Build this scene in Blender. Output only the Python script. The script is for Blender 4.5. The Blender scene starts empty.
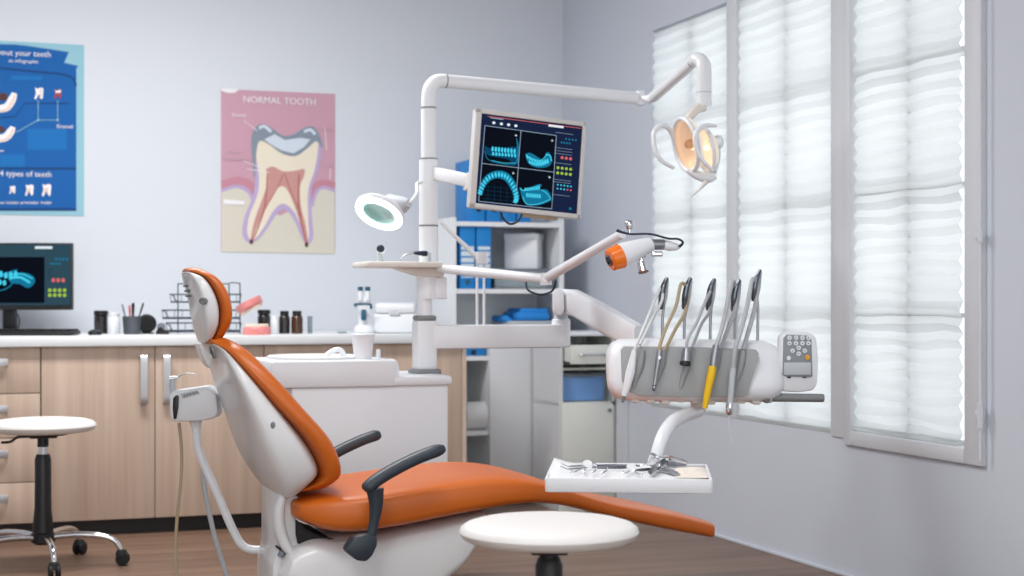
import bpy, bmesh, math, random
from mathutils import Vector, Matrix
random.seed(7)
V = Vector
PI = math.pi
COL = bpy.context.scene.collection
TH = math.radians(19.35)          # heading of the camera, measured from the window wall
CT, ST = math.cos(TH), math.sin(TH)
FPX = 1600.0
HOR = 300.0
CAMZ = 1.0
XW, YB, ZC = 3.06, 7.90, 2.95     # window wall, back wall, ceiling


def C(px, py, f):
    """point seen at (px, py) at distance f along the view axis"""
    r = (px - 512) / FPX * f
    return V((CT * r + ST * f, CT * f - ST * r, CAMZ - (py - HOR) / FPX * f))


def W(px, py, Y):
    """point seen at (px, py) on the plane y = Y"""
    r = (px - 512) / FPX
    return C(px, py, Y / (CT - ST * r))


def WX(px, py, X):
    r = (px - 512) / FPX
    return C(px, py, X / (CT * r + ST))


RC = Matrix.Rotation(-TH, 3, 'Z')
CR, CF, UP = V((CT, -ST, 0)), V((ST, CT, 0)), V((0, 0, 1))   # right, forward, up of the view heading


def lin(c):
    return tuple((x / 12.92 if x <= .04045 else ((x + .055) / 1.055) ** 2.4) for x in [v / 255 for v in c])


def mat(name, rgb, rough=.45, metal=0., var=.0, scale=8., bump=0., coat=0., emit=0., alpha=1., trans=0.):
    m = bpy.data.materials.new(name); m.use_nodes = True
    nt = m.node_tree; b = nt.nodes['Principled BSDF']
    c = lin(rgb)
    b.inputs['Base Color'].default_value = (*c, 1)
    b.inputs['Roughness'].default_value = rough
    b.inputs['Metallic'].default_value = metal
    b.inputs['Coat Weight'].default_value = coat
    if trans: b.inputs['Transmission Weight'].default_value = trans
    if alpha < 1: b.inputs['Alpha'].default_value = alpha
    if emit:
        b.inputs['Emission Color'].default_value = (*c, 1)
        b.inputs['Emission Strength'].default_value = emit
    n = nt.nodes.new('ShaderNodeTexNoise'); n.inputs['Scale'].default_value = scale
    n.inputs['Detail'].default_value = 4
    tc = nt.nodes.new('ShaderNodeTexCoord'); nt.links.new(tc.outputs['Object'], n.inputs['Vector'])
    if var:
        r = nt.nodes.new('ShaderNodeMapRange'); nt.links.new(n.outputs['Fac'], r.inputs['Value'])
        r.inputs['To Min'].default_value = 1 - var; r.inputs['To Max'].default_value = 1 + var
        mx = nt.nodes.new('ShaderNodeMix'); mx.data_type = 'RGBA'; mx.blend_type = 'MULTIPLY'
        mx.inputs['Factor'].default_value = 1
        mx.inputs['A'].default_value = (*c, 1)
        nt.links.new(r.outputs['Result'], mx.inputs['B'])
        nt.links.new(mx.outputs['Result'], b.inputs['Base Color'])
    else:
        r = nt.nodes.new('ShaderNodeMapRange'); nt.links.new(n.outputs['Fac'], r.inputs['Value'])
        r.inputs['To Min'].default_value = max(0, rough - .03); r.inputs['To Max'].default_value = min(1, rough + .03)
        nt.links.new(r.outputs['Result'], b.inputs['Roughness'])
    if bump:
        bp = nt.nodes.new('ShaderNodeBump'); bp.inputs['Strength'].default_value = bump
        bp.inputs['Distance'].default_value = .01
        nt.links.new(n.outputs['Fac'], bp.inputs['Height']); nt.links.new(bp.outputs['Normal'], b.inputs['Normal'])
    return m


def wood(name, c1, c2, sx, sy, sz, rough=.5, planks=None):
    m = bpy.data.materials.new(name); m.use_nodes = True
    nt = m.node_tree; b = nt.nodes['Principled BSDF']; L = nt.links.new
    tc = nt.nodes.new('ShaderNodeTexCoord'); mp = nt.nodes.new('ShaderNodeMapping')
    mp.inputs['Scale'].default_value = (sx, sy, sz); L(tc.outputs['Object'], mp.inputs['Vector'])
    n = nt.nodes.new('ShaderNodeTexNoise'); n.inputs['Scale'].default_value = 1; n.inputs['Detail'].default_value = 6
    n.inputs['Roughness'].default_value = .6; L(mp.outputs['Vector'], n.inputs['Vector'])
    cr = nt.nodes.new('ShaderNodeValToRGB')
    cr.color_ramp.elements[0].position = .32; cr.color_ramp.elements[0].color = (*lin(c1), 1)
    cr.color_ramp.elements[1].position = .68; cr.color_ramp.elements[1].color = (*lin(c2), 1)
    L(n.outputs['Fac'], cr.inputs['Fac'])
    out = cr.outputs['Color']
    if planks:
        br = nt.nodes.new('ShaderNodeTexBrick'); L(tc.outputs['Object'], br.inputs['Vector'])
        br.inputs['Scale'].default_value = 1
        br.inputs['Brick Width'].default_value = planks[0]; br.inputs['Row Height'].default_value = planks[1]
        br.inputs['Mortar Size'].default_value = .0016
        br.inputs['Color1'].default_value = (.86, .86, .86, 1); br.inputs['Color2'].default_value = (1.08, 1.06, 1.04, 1)
        br.inputs['Mortar'].default_value = (.55, .52, .5, 1)
        mx = nt.nodes.new('ShaderNodeMix'); mx.data_type = 'RGBA'; mx.blend_type = 'MULTIPLY'; mx.inputs['Factor'].default_value = 1
        L(out, mx.inputs['A']); L(br.outputs['Color'], mx.inputs['B']); out = mx.outputs['Result']
    L(out, b.inputs['Base Color']); b.inputs['Roughness'].default_value = rough
    return m


M = {}
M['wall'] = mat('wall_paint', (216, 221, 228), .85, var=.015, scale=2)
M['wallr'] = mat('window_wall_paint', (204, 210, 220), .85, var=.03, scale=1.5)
M['ceil'] = mat('ceiling_paint', (235, 236, 238), .9)
M['floor'] = wood('floor_planks', (106, 83, 68), (136, 109, 92), 1.6, 16, 1, .42, (1.2, .16))
M['wood'] = wood('cabinet_laminate', (184, 160, 142), (204, 182, 164), 26, 26, .9, .5)
M['woodend'] = wood('cabinet_end_laminate', (208, 186, 168), (222, 204, 188), 20, 20, .9, .5)
M['top'] = mat('worktop_white', (226, 229, 231), .4)
M['plinth'] = mat('plinth_black', (24, 22, 24), .5)
M['silver'] = mat('brushed_aluminium', (200, 202, 206), .32, .7)
M['chrome'] = mat('chrome', (225, 227, 230), .1, 1.)
M['dchrome'] = mat('dark_chrome', (114, 119, 127), .18, 1.)
M['steel'] = mat('satin_steel', (170, 173, 178), .3, .9)
M['white'] = mat('white_plastic', (232, 235, 239), .35, coat=.2)
M['shell'] = mat('ivory_shell_plastic', (224, 225, 226), .3, coat=.25)
M['enamel'] = mat('white_enamelled_metal', (232, 235, 239), .3, coat=.2)
M['offw'] = mat('warm_white_plastic', (222, 216, 208), .4)
M['bez'] = mat('monitor_frame_grey', (206, 205, 203), .4)
M['seatw'] = mat('white_vinyl', (232, 230, 227), .5, bump=.02, scale=60)
M['orange'] = mat('orange_leatherette', (204, 102, 26), .38, var=.03, scale=5, bump=.03)
M['black'] = mat('black_plastic', (20, 20, 23), .4)
M['rub'] = mat('black_rubber', (16, 16, 18), .7)
M['armr'] = mat('charcoal_armrest', (44, 54, 64), .42)
M['grey'] = mat('grey_panel', (156, 159, 160), .4)
M['dgrey'] = mat('dark_grey_plastic', (112, 120, 128), .45)
M['mgrey'] = mat('mid_grey_rubber', (128, 130, 132), .5)
M['lgrey'] = mat('light_grey_plastic', (190, 196, 202), .45)
M['tan'] = mat('tan_hose', (176, 158, 128), .5)
M['ghose'] = mat('grey_hose', (178, 182, 186), .45)
M['whose'] = mat('white_hose', (214, 217, 219), .45)
M['yellow'] = mat('yellow_silicone', (244, 196, 14), .4)
M['amber'] = mat('amber_filter_plastic', (240, 118, 20), .25, coat=.3)
M['blue'] = mat('blue_binder', (6, 128, 204), .5)
M['bluel'] = mat('blue_cloth', (36, 140, 222), .7)
M['label'] = mat('binder_label', (214, 226, 232), .6)
M['teal'] = mat('teal_plastic', (30, 86, 112), .4)
M['shelf'] = mat('shelf_white', (234, 237, 240), .5)
M['cab'] = mat('cabinet_grey_white', (214, 217, 221), .5)
M['cabb'] = mat('cabinet_cream', (218, 220, 214), .5)
M['frame'] = mat('window_frame_paint', (212, 216, 221), .55)
M['brown'] = mat('brown_glass', (66, 34, 14), .12, coat=.4)
M['bottle'] = mat('dark_bottle', (30, 24, 24), .2, coat=.4)
M['pink'] = mat('pink_acrylic', (232, 142, 140), .35)
M['tooth'] = mat('tooth_acrylic', (238, 226, 206), .35)
M['paper'] = mat('paper_white', (232, 234, 236), .8, bump=.05, scale=12)
M['screen'] = mat('screen_black', (9, 12, 18), .25)
M['wire'] = mat('dark_wire', (62, 72, 86), .4, .5)
M['mesh'] = mat('pen_cup_metal', (92, 96, 102), .5, .4)
M['cable'] = mat('navy_cable', (14, 34, 58), .5)
M['red'] = mat('red_handle', (196, 70, 62), .5)
M['clear'] = mat('clear_box_plastic', (206, 222, 232), .15, alpha=.25)
M['blind'] = None


def emis(name, rgb, s=1.):
    m = bpy.data.materials.new(name); m.use_nodes = True
    nt = m.node_tree; nt.nodes.remove(nt.nodes['Principled BSDF'])
    e = nt.nodes.new('ShaderNodeEmission'); e.inputs['Color'].default_value = (*lin(rgb), 1); e.inputs['Strength'].default_value = s
    nt.links.new(e.outputs[0], nt.nodes['Material Output'].inputs[0])
    return m


def glassy(name, rgb, mixf, rough=.02):
    m = bpy.data.materials.new(name); m.use_nodes = True
    nt = m.node_tree; nt.nodes.remove(nt.nodes['Principled BSDF'])
    t = nt.nodes.new('ShaderNodeBsdfTransparent'); t.inputs[0].default_value = (*lin(rgb), 1)
    g = nt.nodes.new('ShaderNodeBsdfGlossy'); g.inputs['Roughness'].default_value = rough
    x = nt.nodes.new('ShaderNodeMixShader'); x.inputs[0].default_value = mixf
    nt.links.new(t.outputs[0], x.inputs[1]); nt.links.new(g.outputs[0], x.inputs[2])
    nt.links.new(x.outputs[0], nt.nodes['Material Output'].inputs[0])
    return m


M['glass'] = glassy('window_glass', (250, 251, 252), .06)
M['cglass'] = glassy('clear_container', (214, 226, 232), .22, .1)
M['lens'] = glassy('magnifier_lens', (140, 214, 208), .2, .1)
m = bpy.data.materials.new('pleated_blind_fabric'); m.use_nodes = True
nt = m.node_tree; nt.nodes.remove(nt.nodes['Principled BSDF'])
d = nt.nodes.new('ShaderNodeBsdfDiffuse'); d.inputs[0].default_value = (.80, .82, .82, 1)
t = nt.nodes.new('ShaderNodeBsdfTranslucent'); t.inputs[0].default_value = (.80, .82, .815, 1)
x = nt.nodes.new('ShaderNodeMixShader'); x.inputs[0].default_value = .75
nz = nt.nodes.new('ShaderNodeTexNoise'); nz.inputs['Scale'].default_value = 90
bp = nt.nodes.new('ShaderNodeBump'); bp.inputs['Strength'].default_value = .1
nt.links.new(nz.outputs['Fac'], bp.inputs['Height']); nt.links.new(bp.outputs[0], d.inputs['Normal'])
nt.links.new(d.outputs[0], x.inputs[1]); nt.links.new(t.outputs[0], x.inputs[2]); nt.links.new(x.outputs[0], nt.nodes['Material Output'].inputs[0])
M['blind'] = m
# screen inks
M['e_navy'] = emis('screen_navy', (24, 34, 62), 1.1)
M['e_dark'] = emis('screen_panel_dark', (12, 17, 27), 1)
M['e_line'] = emis('screen_line', (150, 170, 190), .9)
M['e_cy'] = emis('screen_cyan', (70, 205, 232), 1.)
M['e_cyd'] = emis('screen_cyan_dim', (22, 116, 152), 1.)
M['e_cyb'] = emis('screen_blue_deep', (14, 66, 100), 1.)
M['e_wh'] = emis('screen_white', (225, 235, 240), 1.)
M['e_gr'] = emis('screen_green', (168, 200, 70), .9)
M['e_pk'] = emis('screen_pink', (222, 110, 110), .9)
M['e_tl'] = emis('screen_teal_bar', (50, 78, 92), .9)
M['e_led'] = emis('lamp_ring_white', (240, 255, 255), 3.2)
M['e_warm'] = emis('warm_bulb', (255, 228, 186), 2.)


def mk(*n): return [M[k] for k in n]


def spl(pts, n=6):
    P = [V(p) for p in pts]; out = []
    for i in range(len(P) - 1):
        a = P[max(i - 1, 0)]; b = P[i]; c = P[i + 1]; d = P[min(i + 2, len(P) - 1)]
        for k in range(n):
            t = k / n
            out.append(.5 * ((2 * b) + (c - a) * t + (2 * a - 5 * b + 4 * c - d) * t * t + (3 * b - a - 3 * c + d) * t ** 3))
    out.append(P[-1]); return out


def lerp_list(xs, ys, x):
    if x <= xs[0]: return ys[0]
    for i in range(1, len(xs)):
        if x <= xs[i]:
            t = (x - xs[i - 1]) / (xs[i] - xs[i - 1]); return ys[i - 1] + (ys[i] - ys[i - 1]) * t
    return ys[-1]


def sgnpow(v, p): return math.copysign(abs(v) ** p, v)


class MB:
    def __init__(s): s.v = []; s.f = []; s.mi = []; s.m = 0

    def add(s, vs, fs):
        o = len(s.v); s.v += [V(q) for q in vs]
        for f in fs: s.f.append([i + o for i in f]); s.mi.append(s.m)
        return s

    def box(s, c, d, bev=0., rot=None, seg=2):
        bm = bmesh.new(); bmesh.ops.create_cube(bm, size=1)
        for q in bm.verts: q.co = V((q.co.x * d[0], q.co.y * d[1], q.co.z * d[2]))
        if bev > 0:
            bmesh.ops.bevel(bm, geom=bm.edges[:], offset=min(bev, min(d) * .49), segments=seg, profile=.5, affect='EDGES')
        c = V(c); bm.verts.index_update()
        vs = [((rot @ q.co) if rot is not None else q.co) + c for q in bm.verts]
        s.add(vs, [[q.index for q in f.verts] for f in bm.faces]); bm.free(); return s

    def bx(s, x0, x1, y0, y1, z0, z1, bev=0.):
        return s.box(((x0 + x1) / 2, (y0 + y1) / 2, (z0 + z1) / 2), (abs(x1 - x0), abs(y1 - y0), abs(z1 - z0)), bev)

    def tube(s, pts, r, n=12, flat=None, cap=True):
        P = [V(p) for p in pts]; k = len(P)
        R = r if isinstance(r, (list, tuple)) else [r] * k
        if len(R) != k: R = [lerp_list([i / (len(R) - 1) for i in range(len(R))], list(R), j / (k - 1)) for j in range(k)]
        T = []
        for i in range(k):
            t = P[min(i + 1, k - 1)] - P[max(i - 1, 0)]
            T.append(t.normalized() if t.length > 1e-9 else V((0, 0, 1)))
        ref = flat if flat is not None else (V((0, 0, 1)) if abs(T[0].z) < .9 else V((1, 0, 0)))
        u = (ref - T[0] * ref.dot(T[0])).normalized(); rings = []
        for i in range(k):
            u = (u - T[i] * u.dot(T[i]))
            u = u.normalized() if u.length > 1e-6 else T[i].orthogonal().normalized()
            w = T[i].cross(u)
            rings.append([P[i] + (u * math.cos(2 * PI * j / n) + w * math.sin(2 * PI * j / n)) * R[i] for j in range(n)])
        return s.rings(rings, cap)

    def rings(s, rings, cap=True):
        n = len(rings[0]); vs = [q for rg in rings for q in rg]; fs = []
        for i in range(len(rings) - 1):
            for j in range(n):
                fs.append([i * n + j, i * n + (j + 1) % n, (i + 1) * n + (j + 1) % n, (i + 1) * n + j])
        if cap:
            fs.append(list(range(n))[::-1]); fs.append([(len(rings) - 1) * n + j for j in range(n)])
        return s.add(vs, fs)

    def bar(s, a, b, w, h, up=V((0, 0, 1)), bev=0.):
        a, b = V(a), V(b); d = (b - a); L = d.length; d.normalize()
        sd = d.cross(up).normalized(); u = sd.cross(d)
        R = Matrix((d, sd, u)).transposed()
        return s.box((a + b) / 2, (L, w, h), bev, R)

    def lathe(s, prof, c=(0, 0, 0), n=24, ax=None, sx=1., sy=1., cap=True):
        """profile of (radius, height) turned about ax through c"""
        c = V(c); a = (V(ax) if ax is not None else V((0, 0, 1))).normalized()
        u = V((0, 0, 1)) if abs(a.z) < .9 else V((1, 0, 0)); u = (u - a * u.dot(a)).normalized(); w = a.cross(u)
        return s.rings([[c + a * h + (u * math.cos(2 * PI * j / n) * sx + w * math.sin(2 * PI * j / n) * sy) * max(r, 1e-5) for j in range(n)] for r, h in prof], cap)

    def ell(s, c, r, n=16, ax=None):
        k = 8
        prof = [(math.sin(PI * i / k), -math.cos(PI * i / k)) for i in range(k + 1)]
        if isinstance(r, (int, float)): r = (r, r, r)
        c = V(c)
        return s.rings([[c + V((math.cos(2 * PI * j / n) * p[0] * r[0], math.sin(2 * PI * j / n) * p[0] * r[1], p[1] * r[2])) for j in range(n)]
                        for p in [(max(a, 1e-4), b) for a, b in prof]])

    def prism(s, pts, ext, bev=0.):
        """closed outline of 3-D points pushed along ext"""
        bm = bmesh.new(); ext = V(ext)
        a = [bm.verts.new(V(p)) for p in pts]; b = [bm.verts.new(V(p) + ext) for p in pts]; n = len(pts)
        bm.faces.new(a); bm.faces.new(b[::-1])
        for i in range(n): bm.faces.new([a[i], b[i], b[(i + 1) % n], a[(i + 1) % n]])
        bmesh.ops.recalc_face_normals(bm, faces=bm.faces[:])
        if bev > 0: bmesh.ops.bevel(bm, geom=bm.edges[:], offset=bev, segments=2, profile=.5, affect='EDGES')
        bm.verts.index_update(); bm.verts.ensure_lookup_table()
        s.add([q.co.copy() for q in bm.verts], [[q.index for q in f.verts] for f in bm.faces]); bm.free(); return s

    def sect(s, A, B, yc, w, e=4., n=36, capd=.02, ncap=4):
        """rounded sections: A[i], B[i] are the two faces in x-z, w[i] the half width in y"""
        k = len(A); out = []

        def ring(i, f, off):
            a, b = A[i], B[i]; cc = (a + b) / 2; h = (a - b) / 2; rg = []
            for j in range(n):
                t = 2 * PI * j / n
                y = sgnpow(math.cos(t), 2 / e) * w[i] * f; q = sgnpow(math.sin(t), 2 / e) * f
                p = cc + h * q; rg.append(V((p.x + off.x, yc + y, p.z + off.z)))
            return rg
        d0 = ((A[0] + B[0]) - (A[1] + B[1])).normalized(); d1 = ((A[-1] + B[-1]) - (A[-2] + B[-2])).normalized()
        for q in range(ncap):
            t = PI / 2 * q / ncap; out.append(ring(0, max(math.sin(t), .05) if q else .5, d0 * capd * math.cos(t)) if q else ring(0, .35, d0 * capd))
        for i in range(k): out.append(ring(i, 1, V((0, 0, 0))))
        for q in range(ncap - 1, -1, -1):
            t = PI / 2 * q / ncap; out.append(ring(k - 1, math.sin(t), d1 * capd * math.cos(t)) if q else ring(k - 1, .35, d1 * capd))
        return s.rings(out)

    def build(s, name, mats, parent=None, ang=38, origin=None, flat=False):
        if not isinstance(mats, (list, tuple)): mats = [mats]
        me = bpy.data.meshes.new(name)
        if parent is not None:
            o0 = V((0, 0, 0)); q = parent
            while q: o0 += q.location; q = q.parent
        elif origin is not None: o0 = V(origin)
        else:
            xs = [q.x for q in s.v]; ys = [q.y for q in s.v]; zs = [q.z for q in s.v]
            o0 = V(((min(xs) + max(xs)) / 2, (min(ys) + max(ys)) / 2, min(zs)))
        me.from_pydata([q - o0 for q in s.v], [], s.f)
        for q in mats: me.materials.append(q)
        for p, i in zip(me.polygons, s.mi): p.material_index = min(i, len(mats) - 1)
        bm = bmesh.new(); bm.from_mesh(me)
        if not flat: bmesh.ops.recalc_face_normals(bm, faces=bm.faces[:])
        bm.to_mesh(me); bm.free()
        for p in me.polygons: p.use_smooth = not flat
        me.set_sharp_from_angle(angle=math.radians(ang))
        o = bpy.data.objects.new(name, me); COL.objects.link(o)
        if parent is not None: o.parent = parent
        else: o.location = o0
        return o


def thing(name, label, cat, loc, group=None):
    o = bpy.data.objects.new(name, None); COL.objects.link(o); o.location = V(loc); o.empty_display_size = .1
    o['label'] = label; o['category'] = cat
    if group: o['group'] = group
    return o


def tag(o, label, cat, group=None):
    o['label'] = label; o['category'] = cat
    if group: o['group'] = group
    return o


def struct(o): o['kind'] = 'structure'; return o


def text(name, body, pos, size, mt, parent, right, up, align='CENTER', ext=.0004):
    cu = bpy.data.curves.new(name, 'FONT'); cu.body = body; cu.size = size; cu.align_x = align; cu.align_y = 'CENTER'
    cu.extrude = ext; cu.materials.append(mt); cu.resolution_u = 3
    tmp = bpy.data.objects.new(name, cu); me = bpy.data.meshes.new_from_object(tmp); bpy.data.objects.remove(tmp)
    if not me.materials: me.materials.append(mt)
    o = bpy.data.objects.new(name, me); COL.objects.link(o)
    r = V(right).normalized(); u = V(up); u = (u - r * u.dot(r)).normalized(); n = r.cross(u)
    R = Matrix((r, u, n)).transposed().to_4x4()
    o0 = V((0, 0, 0)); q = parent
    while q: o0 += q.location; q = q.parent
    o.parent = parent; o.matrix_local = Matrix.Translation(V(pos) - o0) @ R
    return o


class Plane2:
    """draws flat marks on a plane; mp maps (x, y) to a point at a height off the plane"""
    def __init__(s, mp, mb, off=.0006): s.mp = mp; s.mb = mb; s.off = off

    def poly(s, pts, m, lay=1):
        s.mb.m = m; p = [s.mp(x, y, s.off * lay) for x, y in pts]; s.mb.add(p, [list(range(len(p)))])

    def blob(s, pts, m, lay=1):
        s.poly([(q.x, q.y) for q in spl([V((a, b, 0)) for a, b in list(pts) + [pts[0]]], 4)[:-1]], m, lay)

    def rect(s, x0, y0, x1, y1, m, lay=1): s.poly([(x0, y0), (x1, y0), (x1, y1), (x0, y1)], m, lay)

    def circ(s, x, y, rx, ry, m, lay=1, n=14, rot=0.):
        c, d = math.cos(rot), math.sin(rot)
        s.poly([(x + rx * math.cos(t) * c - ry * math.sin(t) * d, y + rx * math.cos(t) * d + ry * math.sin(t) * c) for t in [2 * PI * k / n for k in range(n)]], m, lay)

    def stroke(s, pts, w, m, lay=1, smooth=True):
        P = [V((a, b, 0)) for a, b in pts]
        if smooth and len(P) > 2: P = spl(P, 5)
        L, R = [], []
        for i, p in enumerate(P):
            t = (P[min(i + 1, len(P) - 1)] - P[max(i - 1, 0)]); t = t.normalized() if t.length else V((1, 0, 0))
            n = V((-t.y, t.x, 0)); ww = lerp_list([j / (len(w) - 1) for j in range(len(w))], w, i / (len(P) - 1)) if isinstance(w, (list, tuple)) else w
            L.append(p + n * ww / 2); R.append(p - n * ww / 2)
        s.mb.m = m
        for i in range(len(P) - 1):
            q = [s.mp(a.x, a.y, s.off * lay) for a in (L[i], L[i + 1], R[i + 1], R[i])]
            s.mb.add(q, [[0, 1, 2, 3]])


def copy_tree(o, parent=None):
    c = o.copy(); COL.objects.link(c); c.parent = parent
    for ch in list(o.children): copy_tree(ch, c)
    return c


# ------------------------------------------------------------------ ROOM
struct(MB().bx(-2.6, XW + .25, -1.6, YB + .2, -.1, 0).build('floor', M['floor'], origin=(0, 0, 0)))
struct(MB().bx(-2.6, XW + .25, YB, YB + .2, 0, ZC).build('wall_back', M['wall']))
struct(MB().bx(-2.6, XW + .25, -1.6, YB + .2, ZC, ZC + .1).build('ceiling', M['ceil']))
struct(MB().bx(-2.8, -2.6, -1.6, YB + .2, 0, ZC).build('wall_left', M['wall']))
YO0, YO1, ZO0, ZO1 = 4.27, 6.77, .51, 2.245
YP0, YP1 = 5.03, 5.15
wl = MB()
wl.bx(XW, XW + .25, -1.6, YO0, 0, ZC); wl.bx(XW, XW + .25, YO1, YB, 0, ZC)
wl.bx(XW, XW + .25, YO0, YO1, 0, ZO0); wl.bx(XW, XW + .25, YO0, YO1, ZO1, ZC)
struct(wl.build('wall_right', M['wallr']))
bb = MB().bx(XW - .012, XW, -1.6, 7.0, 0, .012, .003)
struct(bb.build('baseboard_right', M['wallr']))


def window(name, y0, y1, z0, z1, ym, sash, projecting):
    """one leaf: frame round the glass, muntins outside the pleated blind"""
    root = bpy.data.objects.new(name, None); COL.objects.link(root); root.location = (XW, (y0 + y1) / 2, z0); struct(root)
    xf0, xf1 = (XW - .016, XW + .10) if projecting else (XW + .022, XW + .11)
    xm_ = XW + .019 if projecting else XW + .021
    f = MB(); a, b, c, e = sash
    f.bx(xf0, xf1, y0, y0 + a, z0, z1, .006); f.bx(xf0, xf1, y1 - b, y1, z0, z1, .006)
    f.bx(xf0, xf1, y0 + a, y1 - b, z0, z0 + c, .006); f.bx(xf0, xf1, y0 + a, y1 - b, z1 - e, z1, .006)
    f.build('window_frame', M['frame'], root)
    g = MB().bx(XW + .10, XW + .104, y0 + a, y1 - b, z0 + c, z1 - e); g.build('glass_pane', M['glass'], root)
    mu = MB()
    for z in (.95, 1.375, 1.812): mu.bx(xm_, XW + .10, y0 + a, y1 - b, z - .007, z + .007)
    mu.bx(xm_, XW + .10, ym - .007, ym + .007, z0 + c, z1 - e)
    mu.build('muntin_bars', M['frame'], root)
    return root


def blind(y0, y1, z0, z1, xb, label, amp=.0045, slant=.0):
    n = 33; vs = []; fs = []; rows = []
    ys = [y0 + (y1 - y0) * j / 6 for j in range(7)]
    pitch = .053; k = int((z1 - z0) / pitch)
    for i in range(2 * k + 1):
        z = z1 - (z1 - z0) * i / (2 * k); x = xb + (amp if i % 2 else -amp)
        row = []
        for j, y in enumerate(ys):
            sag = .006 * math.sin(i * .9 + j * 1.3) * (i / (2 * k)) + .004 * math.sin(j * 2.1 + i * .25)
            row.append(len(vs)); vs.append(V((x + .0015 * math.sin(i * 1.7 + j), y, z + sag)))
        rows.append(row)
    for i in range(len(rows) - 1):
        for j in range(6): fs.append([rows[i][j], rows[i][j + 1], rows[i + 1][j + 1], rows[i + 1][j]])
    r = thing('pleated_blind', label, 'blind', (xb, (y0 + y1) / 2, z0), 'pleated blinds in the windows')
    MB().add(vs, fs).build('pleated_fabric', M['blind'], r, ang=10, flat=True)
    MB().bx(xb - .013, xb + .013, y0, y1, z0 - .012, z0 + .004, .003).build('bottom_rail', M['blind'], r)
    return r


window('window_1', 5.985, YO1, ZO0, ZO1, 6.37, (.022, .012, .014, .02), False)
window('window_2', YP1, 5.935, ZO0, ZO1, 5.53, (.012, .022, .014, .02), False)
window('window_3', 4.235, YP0 + .03, .478, ZO1 + .02, 4.68, (.095, .045, .052, .06), True)
struct(MB().bx(XW - .004, XW + .11, 5.915, 6.005, ZO0, ZO1, .004).build('trim_1', M['frame']))
struct(MB().bx(XW - .008, XW + .11, YP0, YP1 + .01, .50, ZO1 + .01, .004).build('trim_2', M['frame']))
blind(6.003, 6.765, .522, 2.23, XW + .010, 'pleated white blind in the narrow far-left window pane behind the operating light')
blind(5.165, 5.918, .522, 2.23, XW + .010, 'pleated white blind in the middle window pane behind the delivery unit controls')
blind(4.372, 5.01, .545, 2.2, XW + .006, 'pleated white blind in the hinged right-hand window with zigzag edge', .0075)
# hinge rod on the right leaf
hr = thing('window_latch_rod', 'slim white bolt rod running down the right window frame edge', 'window rod', (XW - .03, 4.232, .62))
MB().tube([(XW - .03, 4.222, .5), (XW - .03, 4.222, 2.2)], .0045, 8).build('rod', M['frame'], hr)
h = MB(); h.tube([(XW - .03, 4.222, .60), (XW - .03, 4.222, .68)], .010, 10); h.box((XW - .022, 4.236, .64), (.02, .03, .03), .004)
h.build('keeper', M['frame'], hr)
h = MB(); h.tube([(XW - .03, 4.222, 1.18), (XW - .03, 4.222, 1.22)], .009, 10); h.box((XW - .022, 4.236, 1.2), (.02, .03, .02), .004)
h.build('keeper', M['frame'], hr)

# ------------------------------------------------------------------ BASE CABINETS
YF = 6.97; ZT = .847


def cabx(px): return W(px, 400, YF).x


def handle_v(px, parent):
    p0 = W(px, 356, YF - .028); p1 = W(px, 402, YF - .028); m_ = MB()
    pts = [p0 + V((0, .026, 0)), p0, p0 + V((0, -.004, -.05)), p1 + V((0, -.004, .05)), p1, p1 + V((0, .026, 0))]
    q = spl(pts, 4); secs = []
    for i, p in enumerate(q):
        t = (q[min(i + 1, len(q) - 1)] - q[max(i - 1, 0)]).normalized(); n = t.cross(V((1, 0, 0))).normalized()
        secs.append([p + V((-.0145, 0, 0)) + n * .004, p + V((.0145, 0, 0)) + n * .004, p + V((.0145, 0, 0)) - n * .004, p + V((-.0145, 0, 0)) - n * .004])
    m_.rings(secs).build('handle', M['silver'], parent)


def cabinet(name, label, cat, x0, x1, group=None):
    r = thing(name, label, cat, ((x0 + x1) / 2, YF + .4, 0), group)
    b = MB(); b.bx(x0 + .002, x1 - .002, YF + .018, YB - .005, .075, ZT - .045)
    b.build('carcass', M['woodend'], r)
    MB().bx(x0, x1, YF + .06, YF + .08, 0, .078).build('plinth', M['plinth'], r)
    return r


xa, xb_, xc_, xd = cabx(41), cabx(155), cabx(264), cabx(366)
xe = cabx(466)
rd = cabinet('drawer_cabinet', 'light wood drawer cabinet at left end under the computer monitor', 'cabinet', xa - .5, xa, 'light wood base cabinets')
zs = [.80, .6, .42, .247, .08]
zedge = [W(20, y, YF).z for y in (347, 393.5, 438, 482.5, 524)]
for i in range(4):
    dr = MB().bx(xa - .498, xa - .003, YF - .0, YF + .018, zedge[i + 1] + .002, zedge[i] - .002, .0015).build('drawer', M['wood'], rd)
    zz = zedge[i] - .063
    hb = MB(); x1 = W(8, 361, YF).x
    hb.bx(x1 - .15, x1, YF - .028, YF - .020, zz - .016, zz + .016, .003); hb.bx(x1 - .15, x1 - .14, YF - .022, YF, zz - .012, zz + .012); hb.bx(x1 - .012, x1 - .002, YF - .022, YF, zz - .012, zz + .012)
    hb.build('handle', M['silver'], dr)
rb = cabinet('base_cabinet', 'light wood double-door base cabinet behind the white stool and the headrest', 'cabinet', xa, xc_, 'light wood base cabinets')
for x0, x1, hp in ((xa, xb_, 144), (xb_, xc_, 167)):
    dd = MB().bx(x0 + .002, x1 - .002, YF, YF + .018, zedge[4] + .002, ZT - .045, .0015).build('door', M['wood'], rb)
    handle_v(hp, dd)
rb2 = cabinet('base_cabinet', 'light wood base cabinet behind the spittoon unit, next to the white shelf', 'cabinet', xc_, xe, 'light wood base cabinets')
for x0, x1, hp in ((xc_, xd, 355), (xd, xe - .02, 377)):
    dd = MB().bx(x0 + .002, x1 - .002, YF, YF + .018, zedge[4] + .002, ZT - .045, .0015).build('door', M['wood'], rb2)
    handle_v(hp, dd)
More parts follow.
